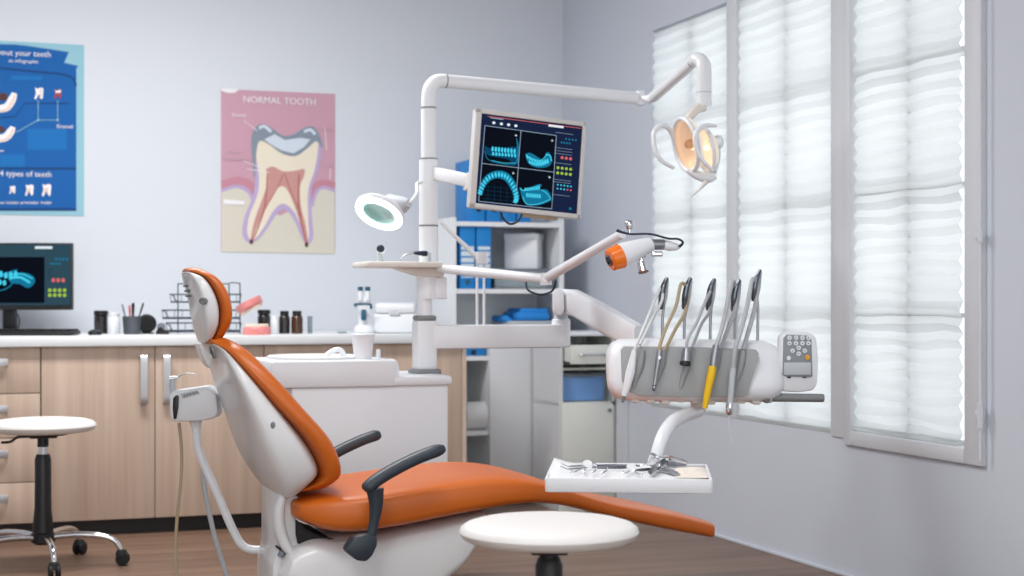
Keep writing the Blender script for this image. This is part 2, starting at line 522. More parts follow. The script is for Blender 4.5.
MB().bx(xe - .02, xe, YF - .004, YB - .01, .0, ZT - .043).build('end_panel', M['woodend'], rb2)
tag(MB().bx(xa - .55, xe + .01, YF - .03, YB - .002, ZT - .043, ZT, .005).build('worktop', M['top']), 'long white worktop running over the light wood base cabinets', 'worktop')

# ------------------------------------------------------------------ SHELF UNIT AND WHITE CUPBOARDS BY THE CORNER
YS0, YS1 = 7.44, 7.79
sx0, sx1 = W(452, 300, YS0).x, W(564, 300, YS0).x
ztop = W(500, 222, YS0).z; zmid = W(500, 289, YS0).z
sh = thing('shelf_unit', 'tall white open shelf unit holding blue binders behind the monitor arm', 'shelf unit', ((sx0 + sx1) / 2, (YS0 + YS1) / 2, 0))
MB().bx(sx0, sx0 + .022, YS0, YS1, 0, ztop + .02).build('side_panel', M['shelf'], sh)
MB().bx(sx1 - .024, sx1, YS0, YS1, 0, ztop + .02).build('side_panel', M['shelf'], sh)
MB().bx(sx0 + .02, sx1 - .02, YS1 - .012, YS1, 0, ztop).build('back_panel', M['shelf'], sh)
zlow = W(480, 352, YS0).z
for z in (ztop, zmid, zlow - .02, W(480, 431, YS0).z, .1):
    MB().bx(sx0 + .02, sx1 - .02, YS0 + .004, YS1 - .01, z - .022, z).build('shelf', M['shelf'], sh)


def binder(px0, px1, z, h, label, lab=True, Y=YS0 + .02):
    x0, x1 = W(px0, 200, Y).x, W(px1, 200, Y).x
    r = thing('ring_binder', label, 'binder', ((x0 + x1) / 2, Y + .14, z), 'blue ring binders on the white shelves')
    MB().bx(x0 + .001, x1 - .001, Y, Y + .27, z + .001, z + h, .004).build('cover', M['blue'], r)
    if lab:
        MB().bx(x0 + .008, x1 - .008, Y - .002, Y, z + h * .18, z + h * .68).build('spine_label', M['label'], r)
        s_ = MB()
        for k in range(5): s_.bx(x0 + .006, x1 - .006, Y - .003, Y - .0005, z + h * (.2 + .1 * k), z + h * (.225 + .1 * k))
        s_.build('label_lines', M['blue'], r)
    m_ = MB(); m_.lathe([(.013, 0), (.013, .003), (.008, .003), (.007, .001)], ((x0 + x1) / 2, Y - .0, z + h * .11 if lab else z + h * .2), 14, (0, -1, 0))
    m_.build('finger_ring', M['black'] if not lab else M['teal'], r)
    return r


hb_ = W(465, 158, YS0).z - ztop
binder(471.5, 485.5, ztop, hb_, 'blue binder on top shelf, leftmost of the row behind the monitor', False)
binder(486.5, 501, ztop, hb_, 'blue binder on top shelf, second from left behind the monitor', False)
binder(502, 516, ztop, hb_ * .97, 'blue binder on top shelf, third from left behind the monitor', False)
binder(517, 531, ztop, hb_ * .97, 'blue binder on top shelf, rightmost of the row behind the monitor', False)
hb2 = W(465, 226, YS0).z - zmid
binder(459.5, 475.5, zmid, hb2, 'blue binder with striped white label, left on the middle shelf')
binder(476.5, 491.5, zmid, hb2, 'blue binder with striped white label beside the white box')
binder(461, 486, zlow - .02, -.0 + W(465, 338, YS0).z - zlow + .02, 'short blue binder low on the shelf below the beam', False)
# storage box and clear tray
tz = W(520, 273, YS0 + .05).z
tr = thing('plastic_tray', 'translucent plastic drawer tray under the white storage box', 'tray', (W(522, 280, 7.6).x, 7.6, zmid))
xa1, xb1 = W(494, 280, YS0 + .02).x, W(555, 280, YS0 + .02).x
t_ = MB(); t_.bx(xa1, xb1, YS0 + .01, YS0 + .30, zmid + .001, zmid + .008); t_.bx(xa1, xb1, YS0 + .01, YS0 + .014, zmid + .008, tz + .01)
t_.bx(xa1, xa1 + .004, YS0 + .014, YS0 + .30, zmid + .008, tz + .01); t_.bx(xb1 - .004, xb1, YS0 + .014, YS0 + .30, zmid + .008, tz + .01)
t_.build('tray_body', M['cglass'], tr)
MB().bx(xa1 - .004, xb1 + .003, YS0 + .005, YS0 + .31, tz + .01, tz + .022, .004).build('tray_rim', M['clear'], tr)
MB().bx(xa1 + .02, xb1 - .03, YS0 + .03, YS0 + .28, zmid + .01, zmid + .045, .01).build('contents', M['lgrey'], tr)
bxr = thing('storage_box', 'white cardboard storage box with lid on the middle shelf', 'box', (W(523, 262, 7.6).x, 7.6, tz + .022))
Rb = Matrix.Rotation(math.radians(-32), 3, 'Z'); bc = W(524, 262, YS0 + .165); bc.z = tz + .0225
bhh = W(524, 237, YS0 + .1).z - tz - .022
MB().box(bc + V((0, 0, bhh / 2)), (.168, .15, bhh), .003, Rb).build('box_body', M['white'], bxr)
MB().box(bc + V((0, 0, bhh + .001)), (.176, .158, .032), .004, Rb).build('lid', M['white'], bxr)

# white cupboard and corner cabinet
YCF, YCB = 7.05, 7.41
cx0, cx1, cx2 = W(491, 400, YCF).x, W(559, 400, YCF).x, W(613, 400, YCF).x
ztc = W(580, 336, YCF).z
dx0 = W(490, 400, YS0 - .02).x
dr_ = MB().bx(dx0, sx1 - .002, YS0 - .018, YS0 - .001, .03, W(520, 341, YS0).z, .002).build('door', M['cab'], sh)
MB().bx(dx0, dx0 + .018, YS0, YS1 - .012, .1, W(520, 341, YS0).z).build('divider', M['shelf'], sh)
cc = thing('corner_cabinet', 'cream corner cabinet with open drawer, blue-filled shelf and lower door', 'cabinet', ((cx1 + cx2) / 2, 7.22, 0))
cf = MB(); zo1, zo0 = W(590, 341, YCF).z, W(590, 402, YCF).z
MB().bx(cx1, cx1 + .02, YCF + .001, YCB, 0, ztc).build('side_panel', M['cab'], cc); cf.bx(cx2 - .006, cx2 + .01, YCF, YCB, 0, ztc)
cf.bx(cx1, cx2 + .01, YCB - .01, YCB, 0, ztc); cf.bx(cx1, cx2 + .01, YCF, YCB, zo0 - .018, zo0)
zdr = W(590, 368, YCF).z
cf.bx(cx1 + .02, cx2 - .006, YCF + .02, YCB, zdr - .01, zdr); cf.bx(cx1, cx2 + .01, YCF, YCB, 0, .04)
cf.build('carcass', M['cabb'], cc)
MB().bx(cx1 - .0, cx2 + .014, YCF - .01, YCB, ztc, ztc + .02, .003).build('cabinet_top', M['white'], cc)
dw = MB(); yd = YCF - .10; za, zb = W(595, 364, yd).z, W(595, 345, yd).z
xl, xr = W(571, 355, yd).x, W(614, 355, yd).x
dw.bx(xl, xr, yd, yd + .016, za, zb, .002)
dw.bx(xl + .008, xl + .018, yd + .016, YCF + .25, za + .005, zb - .008); dw.bx(xr - .018, xr - .008, yd + .016, YCF + .25, za + .005, zb - .008)
dw.bx(xl + .008, xr - .008, yd + .016, YCF + .25, za + .005, za + .01)
dwo = dw.build('drawer', M['cabb'], cc)
hx0, hx1 = W(580, 354, yd).x, W(604, 354, yd).x; hz = (za + zb) / 2
MB().tube(spl([(hx0, yd, hz), (hx0 + .01, yd - .022, hz), (hx1 - .01, yd - .022, hz), (hx1, yd, hz)], 5), .006, 8).build('handle', M['silver'], dwo)
dl = MB().bx(cx1 + .012, cx2 - .004, YCF - .016, YCF, .05, zo0 - .008, .002).build('door', M['cabb'], cc)
p = W(610, 410, YCF - .02); MB().lathe([(.004, 0), (.004, .012), (.009, .014), (.009, .022), (.006, .025)], (p.x - .006, YCF - .016, p.z), 12, (0, -1, 0)).build('knob', M['dgrey'], dl)
struct(MB().bx(cx2 + .012, XW - .002, YCF - .02, YCF - .0, 0, ztc).build('trim_3', M['cab']))
# blue drum of supplies in the corner cabinet
bb_ = thing('supply_box', 'clear box filled with blue packs in the corner cabinet opening', 'box', ((cx1 + cx2) / 2, 7.2, zo0))
q0, q1 = W(562, 390, YCF + .03).x, W(606, 390, YCF + .03).x
MB().bx(q0 + .006, q1 - .006, YCF + .035, YCF + .25, zo0 + .003, W(590, 377, YCF + .03).z, .012).build('blue_packs', M['bluel'], bb_)
MB().bx(q0 + .001, q1, YCF + .03, YCF + .26, zo0 + .001, W(590, 373, YCF + .03).z, .006).build('clear_case', M['clear'], bb_)
# folded blue cloths on the third shelf
zck = W(530, 330, YS0 + .03).z
MB().bx(sx0 + .02, sx1 - .02, YS0 + .004, YS1 - .01, zck - .02, zck).build('shelf', M['shelf'], sh)
fc = thing('cloth_stack', 'folded blue cloths on a pale tray stack, on the shelf above the beam', 'cloths', (W(530, 325, 7.6).x, 7.6, zck))
x0, x1 = W(508, 320, YS0 + .03).x, W(555, 320, YS0 + .03).x
s_ = MB(); s_.bx(x0, x1, YS0 + .02, YS1 - .03, zck, zck + .022, .006); s_.bx(x0 + .004, x1 - .002, YS0 + .015, YS1 - .04, zck + .022, zck + .045, .01)
s_.build('tray_stack', M['lgrey'], fc)
s_ = MB(); xm = (x0 + x1) / 2 + .015; ym = (YS0 + YS1) / 2 - .02
s_.box((xm, ym, zck + .068), (.18, .24, .046), .02); s_.box((xm + .01, ym, zck + .096), (.15, .2, .024), .01); s_.box((x0 + .015, ym, zck + .05), (.06, .2, .03), .012, Matrix.Rotation(.5, 3, 'Y'))
s_.build('folded_cloth', M['bluel'], fc)
# paper roll in the open gap
zr = W(480, 431, YS0).z
pr = thing('paper_roll', 'large white paper roll lying on a low shelf by the wood end panel', 'paper roll', (W(480, 412, 7.45).x, 7.6, zr))
rr = .068; xr0 = W(468, 412, YS0).x
MB().lathe([(.018, 0), (rr, 0), (rr + .001, .004), (rr + .001, .21), (rr, .214), (.018, .214)], (xr0, YS0 + .08, zr + rr + .002), 24, (1, 0, 0)).build('roll', M['paper'], pr)
MB().lathe([(.018, -.003), (.0181, .01)], (xr0, YS0 + .08, zr + rr + .002), 16, (1, 0, 0)).build('core', M['mgrey'], pr)

# ------------------------------------------------------------------ POSTERS


def wallmp(x, y, off):
    p = W(x, y, YB - .003 - off); return p


def poster(name, label, px0, px1, z0, z1, paper):
    x0, x1 = W(px0, 150, YB).x, W(px1, 150, YB).x
    r = thing(name, label, 'poster', ((x0 + x1) / 2, YB - .003, z0))
    MB().bx(x0, x1, YB - .003, YB - .0005, z0, z1).build('sheet', paper, r)
    return r


P = {k: mat('print_' + k, c, .8) for k, c in dict(
    pink=(200, 156, 172), cream=(214, 208, 194), cav=(196, 168, 184), dent=(232, 222, 202), lav=(186, 168, 206), enam=(132, 144, 158), enaml=(206, 216, 228),
    pulp=(200, 148, 142), pulpd=(170, 92, 84), gum=(196, 136, 152), wht=(240, 238, 240), blue=(0, 92, 166), blued=(0, 66, 124), bluel=(4, 108, 180), aqua=(146, 194, 208),
    skin=(232, 206, 190), rootd=(86, 50, 44), redd=(170, 60, 60)).items()}
z1 = W(221, 89, YB).z; z0 = W(221, 251, YB).z
po = poster('tooth_poster', 'pink and cream poster with a cutaway molar titled NORMAL TOOTH', 221, 335, z0, z1, P['pink'])
g = MB(); pl = Plane2(wallmp, g)
ml = [P[k] for k in ('pink', 'cream', 'lav', 'enam', 'dent', 'enaml', 'pulp', 'pulpd', 'gum', 'wht', 'rootd', 'cav')]


def c2(pts): return [(200 + a / 2.881, 70 + b / 2.881) for a, b in pts]   # marks measured on an enlargement of the print


PA = []
pl.poly(c2([(62, 345), (100, 335), (135, 345), (160, 380), (230, 420), (310, 380), (335, 350), (360, 335), (388, 345), (388, 530), (62, 524)]), 1, 1)
pl.stroke(c2([(62, 330), (110, 318), (150, 335), (165, 380)]), 7, 8, 2); pl.stroke(c2([(388, 335), (350, 326), (328, 345), (318, 390)]), 7, 8, 2)
pl.stroke(c2([(62, 348), (105, 336), (140, 352), (158, 392)]), 3, 2, 3); pl.stroke(c2([(388, 348), (355, 338), (335, 352), (322, 392)]), 3, 2, 3)
outl = [(150, 200), (158, 168), (178, 155), (205, 165), (235, 190), (268, 185), (295, 168), (322, 163), (345, 190), (352, 225), (340, 290), (322, 340), (322, 420), (326, 480), (312, 502), (296, 490), (275, 440), (250, 405), (225, 410), (190, 460), (165, 490), (140, 498), (122, 470), (130, 420), (150, 370), (158, 320), (150, 250)]
pl.poly(c2([(p_.x, p_.y) for p_ in spl([V((a, b, 0)) for a, b in outl + [outl[0]]], 4)[:-1]]), 2, 4)
inn = [(160, 205), (170, 185), (240, 215), (330, 195), (340, 225), (330, 290), (312, 345), (312, 430), (314, 480), (306, 494), (298, 470), (272, 410), (240, 385), (212, 405), (180, 460), (152, 490), (136, 470), (142, 420), (165, 360), (170, 310), (162, 250)]
pl.poly(c2([(p_.x, p_.y) for p_ in spl([V((a, b, 0)) for a, b in inn + [inn[0]]], 4)[:-1]]), 4, 5)
en = [(150, 250), (148, 200), (158, 168), (180, 155), (208, 168), (240, 190), (270, 185), (298, 168), (325, 163), (346, 190), (352, 225), (335, 205), (310, 225), (275, 248), (235, 240), (200, 215), (172, 205), (162, 240), (158, 315)]
pl.poly(c2([(p_.x, p_.y) for p_ in spl([V((a, b, 0)) for a, b in en + [en[0]]], 4)[:-1]]), 3, 6)
pl.poly(c2([(185, 200), (215, 185), (245, 202), (290, 195), (318, 200), (300, 222), (270, 240), (235, 232), (205, 215)]), 5, 7)
pl.stroke(c2([(170, 168), (185, 162), (205, 178)]), 3, 5, 7); pl.stroke(c2([(300, 178), (318, 172), (332, 186)]), 3, 5, 7)
pu = [(190, 285), (210, 278), (240, 292), (275, 290), (300, 285), (300, 305), (288, 335), (290, 390), (305, 450), (311, 498), (303, 498), (285, 430), (262, 365), (240, 335), (215, 350), (185, 410), (160, 460), (150, 496), (145, 490), (158, 430), (180, 370), (196, 320)]
pl.poly(c2([(p_.x, p_.y) for p_ in spl([V((a, b, 0)) for a, b in pu + [pu[0]]], 3)[:-1]]), 6, 6)
pl.stroke(c2([(195, 290), (185, 400), (150, 495)]), 1.2, 7, 7); pl.stroke(c2([(285, 300), (285, 400), (307, 500)]), 1.2, 7, 7)
pl.stroke(c2([(240, 300), (225, 335), (190, 395)]), .8, 7, 7); pl.stroke(c2([(245, 300), (262, 350), (292, 420)]), .8, 7, 7)
pl.circ(*c2([(148, 495)])[0], 1.8, 2.4, 10, 8); pl.circ(*c2([(307, 503)])[0], 1.8, 2.4, 10, 8)
for a, b in (((125, 145), (165, 175)), ((125, 262), (185, 285)), ((135, 285), (200, 295)), ((360, 165), (365, 230)), ((375, 285), (375, 315))):
    pl.stroke(c2([a, b]), .6, 9, 8, False)
pl.poly(c2([(68, 372), (128, 378), (128, 388), (68, 386)]), 9, 8)
pl.poly(c2([(62, 52), (112, 56), (100, 66), (80, 66), (62, 60)]), 9, 3)  # painted glint: white patch for light catching the sheet's top left corner
g.build('tooth_drawing_and_glint', ml, po, flat=True)
wx = V((1, 0, 0))
text('title', 'NORMAL TOOTH', wallmp(280, 101, .006), .046, P['wht'], po, wx, UP)
for tx, (a, b) in (('Enamel', (112, 130)), ('Dentin', (100, 236)), ('Pulp chamber', (106, 256)), ('Crown', (365, 170)), ('Gum', (372, 275))):
    xx, yy = c2([(a, b)])[0]; text('caption', tx, wallmp(xx, yy, .006), .024, P['cav'] if tx != 'Enamel' else P['wht'], po, wx, UP)
# blue infographic
z1 = W(83, 45, YB).z; z0 = W(83, 216, YB).z
pb = poster('infographic_poster', 'blue infographic poster about teeth on the back wall above the computer', -62, 84, z0, z1, P['aqua'])
g = MB(); pl = Plane2(wallmp, g); ml = [P[k] for k in ('blue', 'blued', 'bluel', 'aqua', 'skin', 'wht', 'redd', 'rootd')]


def c1(pts): return [(a / 2.62, 20 + b / 2.618) for a, b in pts]


pl.poly(c1([(-150, 62), (200, 132), (200, 500), (-150, 500)]), 0, 1)
pl.poly(c1([(-150, 60), (60, 66), (130, 76), (180, 84), (168, 112), (205, 120), (190, 145), (200, 172), (150, 160), (60, 128), (-150, 100)]), 0, 2)
pl.poly(c1([(-150, 60), (40, 64), (130, 76), (180, 84), (166, 110), (176, 140), (60, 130), (-150, 105)]), 0, 3)
pl.stroke(c1([(-150, 108), (60, 132), (176, 145), (200, 172)]), 2.2, 1, 4)
pl.rect(*c1([(-150, 386)])[0], *c1([(200, 392)])[0], 1, 3)
pl.rect(*c1([(-150, 492)])[0], *c1([(200, 499)])[0], 1, 3)
pl.rect(*c1([(72, 285)])[0], *c1([(175, 340)])[0], 2, 2); pl.rect(*c1([(0, 352)])[0], *c1([(65, 384)])[0], 2, 2); pl.rect(*c1([(30, 146)])[0], *c1([(110, 158)])[0], 2, 5)
pl.stroke(c1([(0, 256), (40, 252), (65, 218), (180, 218)]), 1.3, 1, 4, False)
for (x, y, s_) in ((12, 205, 1.), (8, 290, .75)):
    a_ = [(x - 30, y + 28 * s_), (x + 4, y + 24 * s_), (x + 20, y + 2), (x + 26, y - 14 * s_)]
    pl.stroke(c1(a_), [7, 8, 8, 5], 5, 4); pl.stroke(c1([(p_[0] + 1, p_[1] + 6) for p_ in a_]), 2.2, 4, 5); pl.circ(*c1([(x - 4, y - 4)])[0], 4.5 * s_, 4 * s_, 7, 5)


def ptooth(x, y, s_, m_, lay=5):
    q = [(-10, -12), (-4, -9), (0, -11), (6, -12), (10, -8), (9, 2), (8, 14), (4, 16), (1, 5), (-3, 6), (-8, 17), (-12, 14), (-8, 2)]
    pl.poly(c1([(x + a * s_, y + b * s_) for a, b in q]), m_, lay)


ptooth(103, 190, 1.1, 5); ptooth(152, 192, .9, 6); pl.poly(c1([(145, 183), (150, 186), (158, 182), (160, 190), (146, 191)]), 5, 6)
pl.stroke(c1([(108, 180), (105, 205)]), 1.5, 4, 6, False)
for x in (100, 151): pl.stroke(c1([(x, 210), (x, 262)]), .6, 3, 5, False); pl.circ(*c1([(x, 262)])[0], 1.2, 1.2, 3, 6)
pl.stroke(c1([(42, 294), (100, 262), (151, 262)]), .6, 3, 5, False)
for x, s_ in ((-30, .8), (33, .75), (78, 1.05), (123, 1.15)): ptooth(x, 443, s_, 5); ptooth(x - 2, 446, s_ * .5, 4, 6)
g.build('infographic_drawing', ml, pb, flat=True)


def t1(body, a, b, size, **k): xx, yy = c1([(a, b)])[0]; return text('caption', body, wallmp(xx, yy, .005), size, P['wht'], pb, wx, UP, **k)


t1('all about your teeth', 134, 91, .038, align='RIGHT'); t1('an infographic', 62, 108, .024)
t1('Enamel', 170, 279, .026); t1('the 4 types of teeth', 136, 405, .037, align='RIGHT')
for x, w_ in ((33, 'incisor'), (78, 'premolar'), (121, 'molar'), (-5, 'canine'), (2, 'jaw')): t1(w_, x, 478 if w_ != 'jaw' else 342, .022)

# ------------------------------------------------------------------ THINGS ON THE WORKTOP


def onc(px, f=7.25):
    """foot point on the worktop under pixel px"""
    p = C(px, 300, f); return V((p.x, p.y, ZT))


# computer monitor
S = 7.3 / 1600
b0 = onc(14, 7.3)
cm = thing('computer_monitor', 'black computer monitor showing a blue jaw scan at left end of worktop', 'monitor', b0)
mc = C(15, 276.5, 7.3)
MB().box(mc, (116 * S, .03, 67 * S), .004, RC).build('housing', M['black'], cm)
g = MB(); O = C(-41, 244.5, 7.3 - .017)


def cmmp(x, y, off): return C(x, y, 7.3 - .0165 - off)


pl = Plane2(cmmp, g, .0004)
ml = mk('e_tl', 'e_dark', 'e_cy', 'e_cyd', 'e_cyb', 'e_wh', 'e_gr', 'e_pk', 'e_navy')
pl.rect(-41, 244.5, 70.5, 305, 0, 1)
pl.rect(-41, 257, 44.5, 303, 1, 2)


def cq(pts): return [(a / 5.483, 235 + b / 5.486) for a, b in pts]


pl.stroke(cq([(-190, 300), (-60, 250), (30, 215), (95, 190)]), [5, 5, 3, 1], 3, 3)
pl.blob(cq([(40, 225), (100, 205), (165, 215), (192, 245), (180, 275), (150, 290), (110, 270), (60, 262)]), 3, 3)
pl.stroke(cq([(50, 238), (110, 232), (165, 262)]), 2.4, 2, 4); pl.stroke(cq([(60, 218), (125, 215), (180, 240)]), 1.2, 2, 4)
pl.stroke(cq([(-100, 320), (20, 300), (70, 265)]), 1.2, 3, 3)
for k in range(9): pl.circ(*cq([(-130 + 27 * k, 222 - 4 * (k % 3))])[0], 2.0, 3.2, 2, 5)
for k in range(7): pl.circ(*cq([(-120 + 24 * k, 262 - 3 * (k % 2))])[0], 1.8, 2.8, 2, 5)
pl.rect(*cq([(192, 62)])[0], *cq([(287, 76)])[0], 5, 3)
for k in range(4): pl.circ(*cq([(308 + 20 * k, 132)])[0], 1.2, 1.4, 3, 3); pl.circ(*cq([(280 + 16 * k, 158)])[0], 1, 1.2, 3, 3)
for k in range(3): pl.circ(*cq([(292 + 27 * k, 248)])[0], 1.9, 2.2, 7, 3)
for r_ in range(2):
    for k in range(4): pl.circ(*cq([(273 + 27 * k, 303 + 27 * r_)])[0], 1.9, 1.9, 6, 3)
for k in range(4): pl.stroke(cq([(258, 188 + 16 * k), (290, 188 + 16 * k)]), .4, 8, 3, False)
g.build('screen', ml, cm, flat=True)
s_ = MB(); s_.box(C(10, 317, 7.34), (.062, .03, .12), .006, RC); s_.box(b0 + V((0, 0, .007)) + CF * .03 - CR * .02, (.24, .17, .012), .005, RC)
s_.build('stand', M['black'], cm)
MB().tube(spl([C(13, 308, 7.36), C(19, 318, 7.37), C(18, 328, 7.36), C(12, 331.5, 7.35)], 6), .003, 6).build('cable', M['black'], cm)
kb = thing('keyboard', 'black keyboard lying on the worktop in front of the computer monitor', 'keyboard', onc(20, 6.95))
kc = onc(20, 6.93) + V((0, 0, .011))
MB().box(kc, (.49, .14, .018), .006, RC).build('keyboard_body', M['black'], kb)
k_ = MB()
for i in range(16):
    for j in range(4): k_.box(kc + CR * (-.225 + .03 * i) + CF * (-.05 + .033 * j) + V((0, 0, .0125)), (.024, .025, .008), .002, RC)
k_.build('keys', M['rub'], kb)
tag(MB().lathe([(.0, .0), (.026, 0), (.031, .006), (.028, .016), (.015, .023), (.001, .025)], onc(95, 7.0), 20, sx=1., sy=1.2).build('computer_mouse', M['black']), 'small black mouse in front of the black jar', 'mouse')
# jars
j = thing('jar', 'black jar with ridged black lid behind the mouse', 'jar', onc(101, 7.28))
MB().lathe([(.028, 0), (.031, .004), (.031, .078), (.024, .086)], onc(101, 7.28), 20).build('jar_body', M['bottle'], j)
MB().lathe([(.029, .082), (.032, .085), (.032, .102), (.029, .105)], onc(101, 7.28), 20).build('lid', M['black'], j)
j = thing('jar', 'white plastic jar between the black jar and the pen cup', 'jar', onc(114, 7.25))
MB().lathe([(.026, 0), (.029, .004), (.029, .072), (.023, .08), (.023, .084)], onc(114, 7.25), 20).build('jar_body', M['white'], j)
MB().lathe([(.025, .083), (.025, .094), (.022, .096)], onc(114, 7.25), 20).build('lid', M['white'], j)
pc = thing('pen_cup', 'dark mesh pen cup on the worktop beside the black speaker', 'pen cup', onc(132, 7.15))
pc0 = onc(132, 7.15)
m_ = MB(); m_.lathe([(.0, .002), (.034, .002), (.036, .0), (.041, .08), (.0395, .08), (.034, .004), (.0, .004)], pc0, 20); m_.build('cup_body', M['mesh'], pc)
m_ = MB()
for k in range(20):
    a = 2 * PI * k / 20; m_.tube([pc0 + V((.0365 * math.cos(a), .0365 * math.sin(a), .002)), pc0 + V((.0415 * math.cos(a + .15), .0415 * math.sin(a + .15), .08))], .0009, 5)
m_.build('mesh_wires', M['wire'], pc)
pens = [(-.028, -.045, .135, 'dgrey', 'grey pen leaning furthest left in the mesh pen cup'), (-.012, -.012, .13, 'red', 'red pen standing in the mesh pen cup'),
        (.006, .004, .14, 'black', 'thick black marker upright in the mesh pen cup'), (.02, .05, .14, 'black', 'black pen leaning furthest right in the mesh pen cup')]
for a, b, hh, mm, lb in pens:
    p0 = pc0 + CR * a * .5 + V((0, 0, .008)); p1 = pc0 + CR * b + V((0, 0, hh)) + CF * .004
    o = thing('pen', lb, 'pen', p0, 'pens in the mesh pen cup')
    rr = .0055 if 'marker' in lb else .0036
    d_ = (p1 - p0)
    MB().tube([p0, p0 + d_ * .72], rr, 8).build('barrel', M[mm], o)
    MB().tube([p0 + d_ * .7, p1 - d_ * .02, p1], [rr * 1.2, rr * 1.2, rr * .7], 8).build('cap', M[mm], o)
sp = thing('desk_speaker', 'round black desk speaker right of the pen cup', 'speaker', onc(148, 7.25))
MB().lathe([(.0, -.03), (.030, -.028), (.042, -.01), (.044, .01), (.036, .026), (.0, .03)], onc(147, 7.25) + V((0, 0, .046)), 22, CF * -1).build('speaker_body', M['black'], sp)
MB().lathe([(.0, .0), (.03, .0), (.033, .004)], onc(147, 7.25) + V((0, 0, .046)) - CF * .026, 20, -CF).build('grille', M['rub'], sp)
MB().box(onc(147, 7.25) + V((0, 0, .003)), (.06, .05, .006), .002, RC).build('foot', M['black'], sp)
st = thing('tape_dispenser', 'small black tape dispenser left of the wire letter tray', 'tape dispenser', onc(162, 7.15))
c_ = onc(162, 7.15)
MB().prism([c_ + CR * a + V((0, 0, b)) - CF * .012 for a, b in ((-.026, 0), (.03, 0), (.03, .018), (.012, .02), (-.002, .034), (-.014, .03), (-.024, .012))], CF * .024, .002).build('dispenser_body', M['black'], st)
MB().lathe([(.008, -.009), (.017, -.009), (.017, .009), (.008, .009)], c_ + CR * -.004 + V((0, 0, .034)), 16, CF).build('tape_roll', M['dgrey'], st)
# wire letter tray
lt = thing('letter_tray', 'three-tier dark wire letter tray standing behind the orange headrest', 'letter tray', onc(204, 7.3))
f0 = 7.3; s7 = f0 / 1600
for k, (y, x0) in enumerate(((331, 167), (318, 163), (302, 171))):
    t_ = MB()
    zz = CAMZ - (y - 300) * s7; zz = max(zz, ZT + .006)
    def q(px, df, dz=0): p = C(px, 300, f0 + df); return V((p.x, p.y, zz + dz))
    t_.tube([q(x0, -.12), q(x0, .12), q(240, .12), q(240, -.12), q(x0, -.12)], .0036, 6)
    t_.tube([q(x0 - 1, -.12, .035), q(x0 - 1, .12, .035), q(241, .12, .035), q(241, -.12, .035)], .0032, 6)
    t_.tube([q(x0 - 1, -.12, .035), q(x0 + 2, -.12, .03), q(x0 + 6, -.12, .0)], .0026, 6)
    for n in range(14): t_.tube([q(x0 + (240 - x0) * (n + .5) / 14, -.12), q(x0 + (240 - x0) * (n + .5) / 14, .12)], .0012, 5)
    for a in range(7): t_.tube([q(x0, -.12 + .04 * a), q(x0 - 1, -.12 + .04 * a, .035)], .0014, 5); t_.tube([q(240, -.12 + .04 * a), q(241, -.12 + .04 * a, .035)], .0014, 5)
    for a in range(10): t_.tube([q(x0 + (240 - x0) * (a + .5) / 10, .12), q(x0 + (240 - x0) * (a + .5) / 10, .12, .035)], .0014, 5)
    t_.build('tray', M['wire'], lt)
t_ = MB()
for px, df in ((178, .10), (178, -.10), (229, .10), (240, -.10)):
    a = C(px, 300, f0 + df)
    t_.tube([V((a.x, a.y, ZT + .003)), V((a.x, a.y, 1.075))], .0028, 6)
def qz(px, df, z): a = C(px, 300, f0 + df); return V((a.x, a.y, z))
t_.tube([qz(178, -.1, 1.072), qz(178, .1, 1.075)], .0028, 6); t_.tube([qz(229, .1, 1.075), qz(232, -.0, 1.08), qz(240, -.1, 1.075)], .0028, 6); t_.tube([qz(178, .1, 1.075), qz(229, .1, 1.075)], .0028, 6)
t_.build('upright_frame', M['wire'], lt)
# jaw models


def jaw(c, R, label, up):
    r = thing('jaw_model', label, 'jaw model', c, 'pink jaw models on the worktop')
    pts = [V((.045 * math.cos(a) * 1.0, .06 * math.sin(a), 0)) for a in [PI * k / 14 for k in range(15)]]
    b_ = MB(); t_ = MB(); secs = []
    for p_ in pts:
        n = V((p_.x, p_.y, 0)).normalized()
        pr_ = [(.016, -.022), (.016, .004), (.008, .014), (-.008, .014), (-.014, .004), (-.014, -.022)]
        secs.append([c + R @ (p_ + n * a + V((0, 0, h_))) for a, h_ in pr_])
    b_.rings(secs).build('gum', M['pink'], r)
    for k in range(14):
        a = PI * (k + .5) / 14; p_ = V((.045 * math.cos(a), .06 * math.sin(a), .016)); n = V((p_.x, p_.y, 0)).normalized()
        w_ = .011 if 4 < k < 9 else .013
        rot = R @ Matrix.Rotation(math.atan2(n.y, n.x), 3, 'Z')
        t_.box(c + R @ p_, (.010 if 4 < k < 9 else .014, w_, .020), .0035, rot)
    t_.build('teeth', M['tooth'], r)
    return r


Rz = Matrix.Rotation(-TH - PI / 2, 3, 'Z')
cj = onc(257, 7.05) + V((0, 0, .0225)); jaw(cj + CF * .0, Matrix.Rotation(-TH + PI, 3, 'Z'), 'lower pink jaw model with teeth facing up on the worktop', 1)
cj2 = C(250, 306, 7.1); jaw(cj2, Matrix.Rotation(-TH, 3, 'Z') @ Matrix.Rotation(math.radians(-28), 3, 'Y') @ Matrix.Rotation(PI, 3, 'X'), 'tilted upper pink jaw model propped above the lower one', 1)


def bottle(px, f, h, r, cap, body, label, capm='black'):
    b0 = onc(px, f); o = thing('bottle', label, 'bottle', b0, 'small bottles on the worktop')
    MB().lathe([(r * .9, 0), (r, .003), (r, h * .68), (r * .9, h * .76), (r * .6, h * .82), (r * .6, h * .86)], b0, 18).build('bottle_body', M[body], o)
    MB().lathe([(r * cap, h * .80), (r * cap * 1.05, h * .81), (r * cap * 1.05, h * .98), (r * cap * .95, h)], b0, 18).build('cap', M[capm], o)


